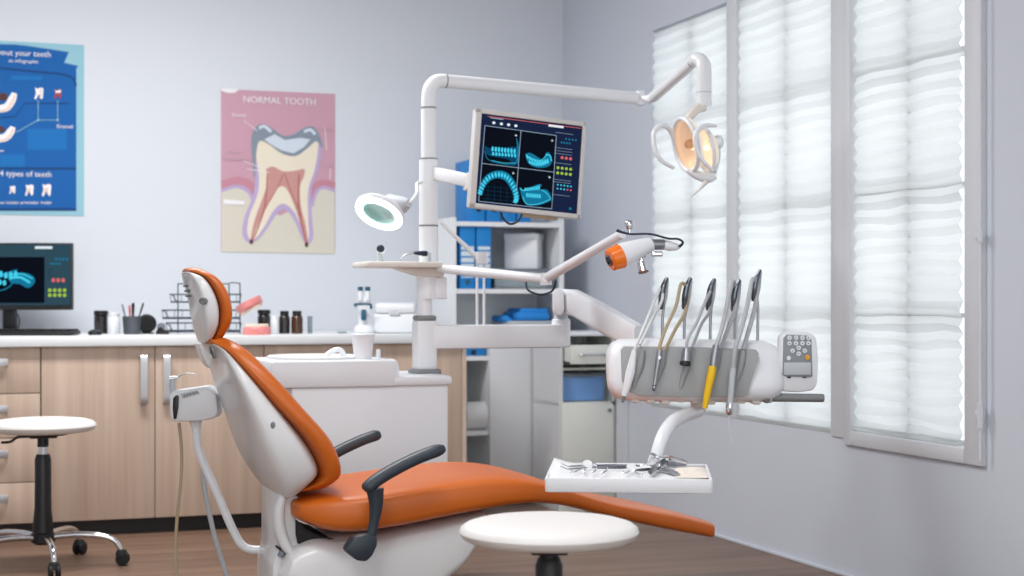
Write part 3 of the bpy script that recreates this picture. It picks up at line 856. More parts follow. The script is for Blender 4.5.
bottle(264, 7.45, .108, .03, .95, 'bottle', 'dark bottle behind the two pink jaw models')
bottle(284.5, 7.25, .104, .025, .75, 'bottle', 'near-black glass bottle, left of the amber one')
bottle(297, 7.25, .104, .0265, .75, 'brown', 'amber brown glass bottle with black cap')
bottle(274.5, 7.2, .082, .018, .8, 'white', 'slim white bottle beside the lower pink jaw model', 'white')
o = thing('glass_tube', 'narrow clear glass tube right of the amber bottle', 'glass', onc(310, 7.25))
MB().lathe([(.0, .0), (.011, 0), (.011, .08), (.0098, .08), (.0098, .004), (0, .004)], onc(310, 7.25), 14).build('tube_body', M['cglass'], o)
tag(MB().lathe([(.012, 0), (.022, .002), (.024, .008), (.022, .009), (.012, .004), (0, .004)], onc(342, 7.28), 18).build('small_dish', M['cglass']), 'small clear dish at the worktop edge under the tray shelf', 'dish')
# lab apparatus with two dark caps
ap = thing('bottle_warmer', 'white tabletop apparatus with twin dark-capped vials by the back wall', 'apparatus', onc(364, 7.3))
a0 = onc(364, 7.3)
m_ = MB(); m_.lathe([(.03, 0), (.046, .004), (.046, .022), (.036, .035), (.02, .04)], a0, 22); m_.box(a0 + V((0, 0, .1)) + CF * .014, (.055, .02, .14), .006, RC); m_.build('apparatus_body', M['white'], ap)
for sx_ in (-1, 1):
    vl = MB().lathe([(.011, .15), (.011, .195), (.008, .2)], a0 + CR * .0165 * sx_, 12).build('vial', M['white'], ap)
    MB().lathe([(.0125, .195), (.0125, .212), (.009, .214)], a0 + CR * .0165 * sx_, 12).build('vial_cap', M['teal'], vl)
m_ = MB(); m_.tube(spl([a0 + CR * -.035 + V((0, 0, .125)) - CF * .01, a0 + CR * -.035 + V((0, 0, .133)) - CF * .03, a0 + CR * .03 + V((0, 0, .133)) - CF * .03, a0 + CR * .033 + V((0, 0, .115)) - CF * .015], 4), .0055, 8)
m_.box(a0 + V((0, 0, .085)) - CF * .012, (.022, .02, .05), .004, RC); m_.build('clamp', M['teal'], ap)
wb = thing('sterilizer_box', 'white lidded sterilizer box against the wall behind the pole', 'box', onc(396, 7.4))
w0 = onc(396, 7.4)
MB().box(w0 + V((0, 0, .045)), (.2, .16, .088), .012, RC).build('box_body', M['white'], wb)
MB().box(w0 + V((0, 0, .115)), (.19, .15, .05), .018, RC).build('lid', M['white'], wb)
MB().box(w0 + V((0, 0, .09)) - CF * .083, (.05, .01, .012), .003, RC).build('latch', M['lgrey'], wb)

# ------------------------------------------------------------------ SPITTOON UNIT WITH POLE
YU = 5.25
ux0, ux1 = W(265, 380, YU + .42).x, W(453, 380, YU).x
zl0, zl1 = W(360, 387, YU).z, W(425, 376, YU).z
su = thing('spittoon_unit', 'white dental spittoon cabinet with basin carrying the tall white pole', 'dental unit', ((ux0 + ux1) / 2, YU + .2, 0))
b_ = MB(); b_.bx(ux0 + .012, ux1 - .012, YU + .012, YU + .40, .02, zl0 + .004, .012); b_.build('cabinet_body', M['enamel'], su)
b_ = MB(); b_.bx(ux0, ux1, YU, YU + .42, zl0, zl1, .012); b_.build('top_deck', M['white'], su)
zb1 = W(330, 360, YU + .04).z; xbx = W(397, 370, YU).x
b_ = MB(); b_.bx(ux0 - .06, xbx, YU - .002, YU + .40, zl0 - .001, zb1, .012)
xbc = (ux0 + xbx) / 2 - .055
b_.build('raised_deck', M['white'], su)
bs = MB(); bs.lathe([(.155, 0), (.17, .004), (.172, .012), (.165, .016), (.15, .013), (.11, .004), (.05, .0025), (.0, .002)], (xbc, YU + .2, zb1 - .004), 32, sx=.95, sy=1.0)
bs.build('basin_rim', M['shell'], su)
MB().tube(spl([W(319, 362, YU + .12), W(328, 354, YU + .12), W(337, 349.5, YU + .12), W(343, 353, YU + .12), W(344, 363, YU + .12)], 5), .009, 10).build('spout', M['white'], su)
MB().tube(spl([W(383, 361.5, YU + .05), W(391, 361, YU + .05), W(396, 364, YU + .05), W(397, 376, YU + .05)], 5), .008, 10).build('water_tube', M['white'], su)
MB().lathe([(.008, 0), (.0075, .04), (.005, .044)], W(378.5, 362, YU + .1), 12).build('tap_post', M['white'], su)
p = W(424, 374, YU + .2); pz = zl1
# pole sections
YPOL = YU + .20
pc_ = V((W(424, 300, YPOL).x, YPOL, 0))
xx = W(424.5, 345, YPOL).x
def zc(py): return W(425, py, YPOL).z
MB().box((xx, YPOL, zl1 + .007), (.098, .098, .018), .006).build('base_plate', M['mgrey'], su)
m_ = MB(); m_.box((xx, YPOL, (zl1 + .012 + zc(320)) / 2), (.076, .076, zc(320) - zl1 - .012), .012); m_.build('lower_post', M['enamel'], su)
MB().box((xx, YPOL, zc(318)), (.070, .070, .018), .006).build('post_cap', M['mgrey'], su)
xp = W(428.5, 200, YPOL).x
m_ = MB(); m_.tube([(xx, YPOL, zc(318)), (xx, YPOL, zc(298))], .026, 20); m_.tube([(xx + .008, YPOL, zc(299)), (xx + .008, YPOL, zc(276))], .036, 20)
m_.box((xx + .052, YPOL, zc(288)), (.05, .05, zc(277) - zc(299)), .006)
m_.build('collar', M['enamel'], su)
m_ = MB(); m_.tube([(xp, YPOL, zc(272)), (xp, YPOL, zc(159))], .0335, 24); m_.build('pole_lower', M['enamel'], su)
m_ = MB(); m_.tube([(xp, YPOL, zc(226) + .004), (xp, YPOL, zc(226) - .002)], .0342, 24); m_.tube([(xp, YPOL, zc(159.5)), (xp, YPOL, zc(158.5))], .0342, 24); m_.build('joint_ring', M['mgrey'], su)
# lower beam
xend = W(561, 330, YPOL).x; zbm = (zc(325) + zc(349)) / 2
MB().bx(xx + .02, xend, YPOL - .04, YPOL + .04, zc(349), zc(325), .010).build('beam', M['enamel'], su)
hh0, hh1 = W(561, 347, YPOL).z, W(561, 319, YPOL).z
MB().tube([(xend, YPOL, hh0), (xend, YPOL, hh0 + .004), (xend, YPOL, hh1 - .004), (xend, YPOL, hh1)], [.03, .034, .034, .03], 22).build('beam_end', M['enamel'], su)
# tray shelf on the pole
tp = [W(352, 262, YPOL + .02), W(352, 268, YPOL + .02), W(381, 271, YPOL + .02), W(397, 272, YPOL + .02), W(418, 277, YPOL + .02), W(441, 277, YPOL + .02), W(441, 262, YPOL + .02)]
tp = [V((q_.x, YPOL - .13, q_.z)) for q_ in tp]
dz = zc(263) - tp[0].z
ts = MB(); x0, x1 = W(352, 265, YPOL + .11).x, W(443, 265, YPOL - .11).x
ts.bx(x0, x1, YPOL - .11, YPOL + .11, zc(268), zc(262.5), .006); ts.build('instrument_shelf', M['offw'], su)
MB().prism([V((W(392, 268, YPOL).x, YPOL - .04, zc(268))), V((W(420, 277, YPOL).x, YPOL - .04, zc(277))), V((W(441, 277, YPOL).x, YPOL - .04, zc(277))), V((W(441, 268, YPOL).x, YPOL - .04, zc(268)))], (0, .08, 0), .004).build('shelf_bracket', M['offw'], su)
# cup
cu0 = W(363, 362, YU + .08); cu0.z = zb1
cp = thing('paper_cup', 'tall white tapered cup standing on the spittoon unit', 'cup', cu0)
chh = W(363, 334.5, YU + .08).z - cu0.z
MB().lathe([(0, .002), (.029, .002), (.030, 0), (.0385, chh - .003), (.0395, chh), (.037, chh), (.029, .005), (0, .005)], cu0, 24).build('cup_body', M['white'], cp)
MB().lathe([(.0385, chh - .004), (.0405, chh - .002), (.0405, chh + .001), (.0385, chh + .003), (.037, chh)], cu0, 24).build('rim', M['white'], cp)
# things on the small shelf
zsh = zc(262.5)
def onsh(px, dy=0): q_ = W(px, 262, YPOL + dy); return V((q_.x, q_.y, zsh))
dcm = thing('curing_light', 'small dark-tipped device standing at left on the pole shelf', 'device', onsh(380))
q_ = onsh(380)
MB().tube([q_, q_ + V((-.002, 0, .03))], [.012, .008], 12).build('foot', M['lgrey'], dcm)
MB().ell(q_ + V((.004, 0, .044)), (.017, .015, .017)).build('head', M['white'], dcm)
MB().lathe([(.013, 0), (.014, .004), (.010, .009), (0, .010)], q_ + V((.0, -.008, .047)), 14, (-.3, -1, .1)).build('lens_tip', M['cable'], dcm)
sc = thing('forceps', 'dark-handled curved forceps lying on the pole shelf', 'forceps', onsh(412))
MB().tube(spl([onsh(400, -.06) + V((0, 0, .004)), onsh(405, -.06) + V((0, 0, .024)), onsh(414, -.06) + V((0, 0, .032))], 5), [.0025, .004, .005], 8).build('beak', M['steel'], sc)
MB().tube([onsh(413, -.06) + V((0, 0, .032)), onsh(424, -.06) + V((0, 0, .030)), onsh(427, -.06) + V((0, 0, .030))], [.0045, .010, .009], 10).build('handle', M['cable'], sc)
MB().tube([onsh(427, -.06) + V((0, 0, .030)), onsh(429.5, -.06) + V((0, 0, .03)), onsh(429.5, -.05) + V((0, 0, .001))], [.009, .006, .006], 10).build('stand', M['lgrey'], sc)

# magnifier lamp
mg = thing('magnifier_lamp', 'round ring-lit magnifier lamp shining white left of the pole', 'magnifier lamp', C(379, 214, 5.45))
mc = C(379, 213.5, 5.45); nrm = (-CF * .50 - UP * .78 - CR * .30).normalized()
m_ = MB(); m_.lathe([(.058, 0), (.060, -.004), (.082, -.004), (.086, .002), (.084, .006), (.062, .006)], mc, 40, nrm, cap=False)
m_.rings([]) if False else None
m_.build('light_ring', M['e_led'], mg)
MB().lathe([(.086, -.001), (.089, -.012), (.078, -.026), (.052, -.034), (.05, -.03), (.060, -.022), (.060, -.005)], mc, 40, nrm, cap=False).build('ring_housing', M['white'], mg)
MB().lathe([(0, .002), (.059, .001), (.059, -.003), (0, -.003)], mc, 32, nrm).build('lens', mat('lens_teal', (160, 220, 214), .12, alpha=.7, coat=.5), mg)
e1 = C(409, 203, 5.42); a1 = mc - nrm * .03 + CR * .05
MB().tube([a1 - CR * .02, a1 + (e1 - a1) * .6, e1], [.045, .028, .013], 14).build('lamp_neck', M['lgrey'], mg)
MB().tube(spl([e1, C(414, 198, 5.45), C(417, 192, 5.5), C(417, 184, 5.55), C(422, 182, 5.6)], 5), .006, 8).build('arm', M['white'], mg)

# ------------------------------------------------------------------ OPERATING LIGHT
ol = thing('operating_light', 'white overhead operating light with glowing warm reflector on long jointed arm', 'operating light', (xp, YPOL, zc(158)))
m_ = MB(); top = zc(76)
pts = [V((xp, YPOL, zc(158))), V((xp, YPOL, zc(108)))]
m_.tube(pts, .0265, 22)
ptsb = spl([V((xp, YPOL, zc(108))), V((xp, YPOL, zc(98))), V((xp + .006, YPOL, zc(88))), V((xp + .03, YPOL, zc(81))), V((xp + .065, YPOL, zc(80)))], 6)
m_.tube(ptsb, .0255, 22); m_.build('bent_pole', M['enamel'], ol)
PA_ = V((xp + .06, YPOL, zc(80))); PB_ = C(636, 98, 6.02)
m_ = MB(); m_.tube([PA_, PB_], [.0245, .0235], 22); m_.build('horizontal_arm', M['enamel'], ol)
m_ = MB(); m_.tube([PA_ + (PB_ - PA_) * .0, PA_ + (PB_ - PA_) * .006], .026, 20); m_.tube([V((xp, YPOL, zc(107))), V((xp, YPOL, zc(108.5)))], .0275, 20); m_.build('joint_ring', M['mgrey'], ol)
m_ = MB(); J = C(640, 98, 6.02); m_.tube([J + UP * .024, J + UP * .026, J - UP * .026, J - UP * .03], [.012, .016, .016, .010], 16); J2 = C(650, 99, 5.98)
m_.tube([J, J2], .012, 12); m_.ell(J2, .019); m_.build('elbow_joint', M['enamel'], ol)
P1 = C(652, 98.5, 5.97); P2 = C(692, 63, 5.62)
m_ = MB(); dd_ = (P2 - P1).normalized(); m_.tube([P1, P1 + dd_ * .02, P2 - dd_ * .01, P2], [.016, .021, .021, .018], 20); m_.build('sprung_arm', M['enamel'], ol)
m_ = MB(); m_.ell(P2 + dd_ * .003, .017); m_.build('joint_pin', M['steel'], ol)
m_ = MB(); m_.tube(spl([C(692, 62, 5.6), C(697, 59, 5.58), C(702.5, 63, 5.56), C(704, 72, 5.55), C(704, 106, 5.55)], 6), [.021, .024, .025, .026, .026], 22); m_.build('yoke_tube', M['enamel'], ol)
m_ = MB(); m_.tube([C(704, 92, 5.55), C(704, 93, 5.55)], .0268, 20); m_.build('tube_ring', M['lgrey'], ol)
hd = C(686, 145, 5.5)
nr = (-CR * .86 - CF * .36 - UP * .22).normalized()
W_ = mat('reflector_warm', (248, 232, 212), .3, .1, emit=.25)
h1 = MB(); h1.lathe([(.100, .004), (.102, -.004), (.096, -.022), (.06, -.042), (.0, -.05), (.0, -.046), (.055, -.038), (.088, -.018), (.092, .002)], hd, 36, nr, sx=.95, sy=.8, cap=False)
h1.build('reflector', W_, ol)
def loopring(c, n, rx, ry, w, up=UP):
    u = (up - n * up.dot(n)).normalized(); v = n.cross(u)
    return [c + u * math.cos(2 * PI * k / 36) * rx + v * math.sin(2 * PI * k / 36) * ry for k in range(37)]
MB().tube(loopring(hd, nr, .093, .080, 0), .0085, 10).build('reflector_rim', M['enamel'], ol)
MB().tube([hd + nr * -.04, hd - nr * .015, hd + nr * .0], [.016, .018, .012], 14).build('bulb_shield', mat('bulb_shield_brass', (214, 170, 110), .3, .6), ol)
MB().ell(hd + nr * -.028 - UP * .012, .012).build('bulb', M['e_warm'], ol)
MB().lathe([(0, .002), (.082, .002), (.082, .0), (0, .0)], hd + nr * .0, 32, nr, sx=.98, sy=.84).build('cover_glass', glassy('cover_glass', (255, 246, 236), .1, .05), ol)
# body behind the reflector with second lit window
h2c = C(706, 150, 5.5)
MB().lathe([(.078, .0), (.08, -.006), (.06, -.03), (.03, -.04), (0, -.042), (0, -.038), (.05, -.026), (.07, .0)], h2c, 28, (-CR * .8 - CF * .5 - UP * .2), sx=.95, sy=.5, cap=False).build('side_reflector', W_, ol)
MB().tube(loopring(h2c, (-CR * .8 - CF * .5 - UP * .2).normalized(), .078, .042, 0), .007, 10).build('side_rim', M['enamel'], ol)
MB().ell(C(707, 148, 5.51), .010).build('bulb', M['e_warm'], ol)
MB().lathe([(.014, -.03), (.022, -.02), (.024, .0), (.020, .014), (.008, .02)], C(718, 142, 5.52), 18, (CR * .9 - CF * .3 + UP * .1)).build('rear_knob', M['enamel'], ol)
MB().tube(spl([C(703, 106, 5.55), C(697, 109, 5.54), C(690, 116, 5.53), C(687, 121, 5.53)], 5), [.021, .018, .014, .012], 14).build('neck', M['offw'], ol)
m_ = MB(); m_.tube(spl([C(687, 170, 5.5), C(697, 175, 5.5), C(708, 178, 5.5), C(716, 176, 5.5)], 5), [.008, .016, .018, .010], 14); m_.tube(spl([C(714, 172, 5.52), C(718, 160, 5.53), C(718, 148, 5.52)], 4), [.010, .008, .010], 12)
m_.build('lower_housing', M['enamel'], ol)
MB().tube([C(706, 182, 5.48), C(699, 190, 5.46), C(691, 197, 5.45)], [.009, .004, .0025], 8).build('switch_lever', M['offw'], ol)
MB().tube(spl([C(675, 146, 5.5), C(671, 132, 5.47), C(665, 126, 5.45), C(658, 127, 5.44), C(653.5, 135, 5.43), C(655, 150, 5.42), C(662, 161, 5.42), C(674, 168, 5.43)], 6), [.006, .009, .0085, .008, .006], 12).build('handle', M['enamel'], ol)
MB().tube(spl([C(716, 126, 5.47), C(707, 125.5, 5.43), C(699, 129, 5.4), C(695, 138, 5.39), C(697, 150, 5.39), C(704, 162, 5.39), C(713, 171, 5.4)], 6), [.006, .009, .0085, .008, .006], 12).build('handle', M['enamel'], ol)

# ------------------------------------------------------------------ WALL-ARM MONITOR
TL, TR, BL = C(476, 108, 5.42), C(587, 122.5, 5.56), C(469, 207, 5.40)
u = (TR - TL); wM = u.length; u.normalize(); v = (TL - BL); v = v - u * v.dot(u); hM = v.length; v.normalize(); nM = u.cross(v)
RM = Matrix((u, v, nM)).transposed(); mcx = TL + u * wM / 2 - v * hM / 2
mo = thing('xray_monitor', 'tilted white-framed monitor showing four blue dental x-rays', 'monitor', mcx)
MB().box(mcx - nM * .021, (wM, hM, .036), .008, RM).build('housing', M['bez'], mo)
b_ = MB(); iw, ih = .018, .016
for c_, s_ in (((0, hM / 2 - ih / 2), (wM, ih)), ((0, -hM / 2 + ih / 2), (wM, ih)), ((-wM / 2 + iw / 2 + .002, 0), (iw + .004, hM)), ((wM / 2 - iw / 2, 0), (iw - .004, hM))):
    b_.box(mcx + u * c_[0] + v * c_[1] - nM * .004, (s_[0], s_[1], .014), .003, RM)
b_.build('bezel', M['bez'], mo)
g = MB(); sw, shh = wM - 2 * iw, hM - 2 * ih
O = TL + u * (iw + .002) - v * ih


def mmp(x, y, off):
    # x, y on the enlargement of the screen: corner (95,95), across (425,47), down (-30,372)
    dx, dy = x - 95, y - 95; det = 425 * 372 + 47 * 30
    a = (dx * 372 + dy * 30) / det; b = (dy * 425 - dx * 47) / det
    return O + u * a * sw - v * b * shh + nM * (-.002 + off)


pl = Plane2(mmp, g, .0003)
ml = mk('e_navy', 'e_dark', 'e_line', 'e_cy', 'e_cyd', 'e_cyb', 'e_wh', 'e_gr', 'e_pk')
pl.poly([(95, 95), (520, 142), (490, 514), (65, 467)], 0, 1)
qs = [(110, 145), (408, 182), (384, 492), (80, 460)]
def bil(a, b): return tuple((1 - b) * ((1 - a) * qs[0][k] + a * qs[1][k]) + b * ((1 - a) * qs[3][k] + a * qs[2][k]) for k in (0, 1))
for a0, a1, b0, b1 in ((0, .5, 0, .5), (.5, 1, 0, .5), (0, .5, .5, 1), (.5, 1, .5, 1)):
    pl.poly([bil(a0, b0), bil(a1, b0), bil(a1, b1), bil(a0, b1)], 1, 2)
for b in (0, .5, 1): pl.stroke([bil(0, b), bil(1, b)], 2.6, 2, 3, False)
for a in (0, .5, 1): pl.stroke([bil(a, 0), bil(a, 1)], 2.6, 2, 3, False)
for (x, y) in ((238, 184), (390, 203), (224, 342), (376, 358)): pl.stroke([(x - 5, y), (x + 5, y + 1)], 2, 6, 4, False); pl.stroke([(x, y - 5), (x, y + 6)], 2, 6, 4, False)
# scan 1
pl.blob([(106, 228), (140, 240), (240, 232), (248, 262), (244, 302), (225, 310), (205, 285), (150, 275), (112, 262)], 5, 3)
pl.stroke([(108, 250), (120, 285), (170, 302), (225, 306), (246, 280)], 3, 4, 4); pl.stroke([(240, 195), (246, 240), (240, 300)], [3, 9, 7], 4, 4); pl.stroke([(130, 266), (190, 268), (240, 262)], [5, 7, 9], 4, 4)
pl.stroke([(135, 290), (185, 300), (235, 300)], 2, 3, 5)
for k in range(8): pl.circ(140 + 13 * k, 242 + 1.2 * k, 5, 11, 3, 5, 10, .1); pl.circ(142 + 13 * k, 262 + 1 * k, 4.5, 8, 3, 5, 10)
# scan 2
pl.blob([(276, 262), (300, 258), (350, 285), (362, 258), (378, 256), (388, 290), (370, 314), (325, 318), (288, 300)], 4, 3)
pl.stroke([(280, 264), (300, 280), (340, 288), (368, 262)], 3, 3, 4); pl.stroke([(362, 262), (380, 268), (386, 290)], 5, 3, 4)
for k in range(9): pl.circ(284 + 10.5 * k, 274 + 14 * math.sin(k / 8 * PI * .9) + k * 1.2, 4, 9, 3, 5, 10, -.35 + .07 * k); pl.circ(294 + 9.5 * k, 296 + 10 * math.sin(k / 8 * PI) - k * .2, 4.2, 8, 3, 5, 10, -.3 + .07 * k)
# scan 3, the arch
arch = [(85, 428), (98, 392), (125, 360), (165, 348), (200, 362), (225, 400), (236, 440), (232, 462)]
pl.stroke(arch, [20, 24, 30, 34, 30, 24, 20], 4, 3)
for p_ in spl([V((a, b, 0)) for a, b in arch], 3)[::1]: pl.circ(p_.x, p_.y, 4.6, 11, 3, 4, 8, math.atan2(p_.y - 470, p_.x - 160) - PI / 2)
for k in range(4): pl.stroke([(92 + k * 2, 395 + 18 * k), (238 - k, 412 + 16 * k)], 1, 5, 3, False); pl.stroke([(120 + 26 * k, 395), (118 + 26 * k, 470)], 1, 5, 3, False)
# scan 4, the skull side
pl.blob([(250, 402), (262, 412), (330, 388), (342, 394), (330, 410), (366, 412), (384, 450), (370, 462), (330, 476), (285, 476), (262, 452)], 4, 3)
pl.stroke([(262, 440), (280, 472), (330, 470), (378, 452)], 3, 3, 4); pl.stroke([(252, 404), (270, 415), (335, 394)], 4, 3, 4); pl.stroke([(340, 412), (362, 425), (380, 450)], 3, 3, 4)
for k in range(7): pl.circ(274 + 9.5 * k, 410 - .8 * k, 4, 8, 3, 5, 9, .1); pl.circ(280 + 9 * k, 434 + .8 * k, 4, 10, 3, 5, 9, .05)
# toolbar and side menu
pl.stroke([(122, 106), (515, 150)], 2.5, 8, 2, False)
for x, y in ((147, 133), (178, 137), (208, 140), (238, 144)): pl.circ(x, y, 7, 6, 6, 3, 8)
pl.poly([(376, 135), (440, 142), (439, 151), (375, 144)], 6, 3); pl.stroke([(132, 112), (186, 118)], 4, 2, 3, False)
for k in range(4): pl.circ(449 + 14 * k, 196 + 1.5 * k, 4, 4.5, 4, 3, 8); pl.circ(430 + 11.5 * k, 211 + 1.2 * k, 4, 4.5, 4, 3, 8)
for k in range(3): pl.circ(431 + 18 * k, 275 + 2.5 * k, 6.5, 7, 8, 3, 9)
for r_ in range(2):
    for k in range(4): pl.circ(413 + 18 * k - 1.5 * r_, 318 + 2 * k + 22 * r_, 6.5, 6.5, 7, 3, 9)
    for k in range(5): pl.circ(411 + 14 * k - r_, 390 + 1.8 * k + 16 * r_, 3.8, 3.8, 3 if not (r_ and k > 2) else 8, 3, 8)
for y in (168, 232, 244, 256, 296, 366, 376, 430): pl.stroke([(404 - (y - 168) * .07, y), (480 - (y - 168) * .07, y + 9)], 1.4, 2, 3, False)
pl.rect(457, 486, 468, 496, 4, 3)
g.build('screen', ml, mo, flat=True)
br = MB(); br.bar(V((xp + .01, YPOL, zc(172))), C(470, 181, 5.52), .035, .046, bev=.010); br.build('support_arm', M['enamel'], mo)
br = MB(); br.box(C(470, 181, 5.5), (.02, .06, .09), .004, RM); br.box(C(473, 182, 5.48), (.02, .05, .05), .004, RM); br.build('vesa_mount', M['bez'], mo)
MB().tube(spl([C(500, 208, 5.50), C(503, 218, 5.51), C(510, 224, 5.53), C(518, 221, 5.53), C(522, 214, 5.5)], 6), .004, 7).build('cable', M['black'], mo)
MB().box(C(540, 216, 5.52), (.13, .02, .012), .003, RM).build('cable_tray', M['tan'], mo)

# ------------------------------------------------------------------ CAMERA ARM WITH AMBER HEAD
ca = thing('whitening_lamp', 'white jointed lamp arm with amber-tipped curing head in front of the wall', 'lamp', (xx + .03, YPOL, zc(270)))
A0, A1 = V((xx + .04, YPOL - .02, zc(268))), C(546, 279, 5.35)
m_ = MB(); m_.tube([A0, A1], [.017, .0165], 18); m_.build('lower_arm', M['enamel'], ca)
m_ = MB(); m_.tube([A1 + UP * .02, A1 - UP * .02], .019, 16); m_.lathe([(.011, 0), (.011, .004)], A1 - CF * .02 - CR * .005, 12, -CF); m_.build('elbow_joint', M['enamel'], ca)
A2 = C(622, 234, 4.95)
m_ = MB(); m_.tube([A1 + UP * .002, A2], [.0165, .0145], 18); m_.build('upper_arm', M['enamel'], ca)
MB().tube(spl([C(526, 282, 5.36), C(528, 290, 5.34), C(540, 294.5, 5.32), C(552, 291, 5.3), C(556, 281, 5.28)], 6), .0035, 8).build('arm_cable', M['cable'], ca)
MB().tube(spl([C(617, 230.5, 4.9), C(630, 234, 4.88), C(650, 234, 4.86), (C(668, 238.5, 4.85)), C(678, 239, 4.85), C(683, 242.5, 4.85), C(679.5, 246.5, 4.86)], 6), [.005, .0033, .0033, .0033, .0033, .0033, .005], 8).build('head_cable', M['cable'], ca)
m_ = MB(); m_.ell(C(629.5, 225, 4.9), .0155); m_.tube([C(629.5, 227, 4.9), C(629.5, 235, 4.9)], .007, 10); m_.build('clamp_knob', M['chrome'], ca)
hA, hB = C(614, 258.5, 4.82), C(651, 244, 4.86); da = (hB - hA).normalized()
m_ = MB(); m_.tube([hA + da * .02, hA + da * .04, hB - da * .02, hB], [.0375, .037, .026, .021], 24); m_.build('head_body', M['enamel'], ca)
m_ = MB(); m_.tube([hA - da * .016, hA - da * .012, hA + da * .022, hA + da * .026], [.030, .0345, .0385, .036], 24); m_.build('amber_shield', M['amber'], ca)
m_ = MB(); m_.lathe([(.018, 0), (.018, .008), (.012, .010), (.011, .004), (0, .004)], hA - da * .012, 18, -da); m_.build('lens', M['dchrome'], ca)
m_ = MB(); m_.tube([hB - da * .004, C(664, 244.5, 4.87)], .0205 * .8, 18); m_.build('metal_ring', M['steel'], ca)
m_ = MB(); m_.tube([C(664, 244.5, 4.87), C(670, 246, 4.87), C(677, 247, 4.87), C(680, 247, 4.87)], [.0165, .016, .011, .005], 16); m_.build('tail_cap', M['enamel'], ca)
m_ = MB(); m_.tube([C(651, 248, 4.85), C(644, 256, 4.84)], .007, 10); m_.box(C(657, 254, 4.85), (.035, .02, .016), .004, RC); m_.tube([C(640, 256, 4.84), C(642.5, 262, 4.83)], .007, 10)
m_.tube([C(641, 262, 4.83), C(643.5, 272, 4.82)], [.012, .017], 14); m_.build('nozzle', M['chrome'], ca)

# folding bracket seen in front of the shelves
fb = thing('folding_bracket', 'slim white folding bracket rising from the beam before the binders', 'bracket', (W(480, 325, YPOL).x, YPOL, zc(325)))
yb = YPOL + .0
def wb_(a, b): return W(a, b, yb)
zt = wb_(480, 324).z
MB().tube([V((wb_(477, 260).x, yb, wb_(477, 258).z)), V((wb_(477, 260).x, yb, zc(325)))], .005, 8).build('upright', M['enamel'], fb)
MB().tube([V((wb_(484, 260).x, yb, wb_(484, 258).z)), V((wb_(484, 260).x, yb, zc(325)))], .005, 8).build('upright', M['enamel'], fb)
MB().tube([wb_(441, 222), wb_(459, 240), wb_(478, 258)], [.006, .008, .010], 10).build('strut', M['enamel'], fb)
MB().tube([wb_(480, 252) - V((0, .02, 0)), wb_(480, 264) - V((0, .02, 0))], .022, 14).build('hub', M['enamel'], fb)

# ------------------------------------------------------------------ DELIVERY UNIT
FD = 4.78
du = thing('delivery_unit', 'white and grey dental delivery unit with five instrument hooks', 'delivery unit', C(692, 370, FD))
m_ = MB(); jb = V((xend, YPOL, hh1)); m_.tube([jb, jb + V((0, 0, .008)), jb + V((0, 0, .03))], [.028, .026, .026], 20); m_.build('swivel', M['lgrey'], du)
br_ = MB(); pv = [C(553, 294, 5.7), C(555, 289, 5.8), C(560, 288, 5.8), C(563, 292, 5.8), C(563.5, 310, 5.8), C(561, 315, 5.8), C(554, 315, 5.8), C(552.5, 310, 5.8)]
br_.prism([p_ - CF * (p_.dot(CF) - 5.70) for p_ in pv], CF * .12, .004); br_.build('knuckle', M['enamel'], du)
a1, a2 = C(571, 304, 5.83), C(634, 336, 4.98)
ar = MB(); secs = []
ptl = [(C(563, 289, 5.82), C(563, 312.5, 5.82)), (C(575, 289.5, 5.68), C(575, 316, 5.68)), (C(605, 305, 5.35), C(605, 334, 5.35)), (C(640, 325.5, 4.99), C(640, 352, 4.99))]
sd = V((CF.x, CF.y, 0)).lerp(CR, .5).normalized() * .028
for a, b in ptl:
    c_ = (a + b) / 2; h_ = (a - b) / 2; rg = []
    for k in range(20):
        t = 2 * PI * k / 20; rg.append(c_ + h_ * sgnpow(math.sin(t), .45) + sd * sgnpow(math.cos(t), .45))
    secs.append(rg)
ar.rings(secs).build('parallel_arm', M['enamel'], du)
# body: rounded lozenge section swept across
b_ = MB(); secs = []
for px, hh, f_ in ((607, .35, .5), (608, .62, .8), (612, .86, .94), (620, 1, 1), (650, 1.03, 1), (735, 1.03, 1), (764, 1, 1), (774, .86, .94), (779, .62, .8), (780.5, .35, .5)):
    yc_ = 370 + (px - 692) * .012; c_ = C(px, yc_, FD + .01); rg = []
    for k in range(28):
        t = 2 * PI * k / 28; sx_ = sgnpow(math.cos(t), .55); sy_ = sgnpow(math.sin(t), .6)
        rg.append(c_ + UP * (.090 * hh * sy_) + CF * (.105 * f_ * sx_ + .02 * sy_))
    secs.append(rg)
b_.rings(secs).build('body', M['white'], du)
# grey face
fp = [(621, 350), (624, 346.5), (690, 347), (756, 349.5), (759, 353), (748, 394), (744, 397), (690, 397), (640, 396), (627, 391), (622, 380)]
gf = MB(); gf.prism([C(a, b, FD - .112 + .02 * (b < 352)) for a, b in fp], CF * .03, .003); gf.build('front_panel', M['grey'], du)
gr = MB()
for px in (636, 657, 683, 712, 737):
    pts = [C(px + 6, 350, FD - .1085), C(px + 4, 365, FD - .109), C(px, 378, FD - .109), C(px - 3, 390, FD - .109)]
    gr.tube(spl(pts, 4), [.010, .011, .009, .004], 10)
gr.build('hose_grooves', M['grey'], du)
bt = MB(); 
for k in range(9): bt.box(C(634 + 15 * k, 398.5 + (k % 3), FD - .02), (.026, .11, .018), .006, RC)
bt.build('underside_fittings', M['offw'], du)
sk = MB()
for px in (700,): sk.tube([C(698, 398, FD), C(698, 412, FD)], .022, 16)
sk.build('swivel_hub', M['offw'], du)
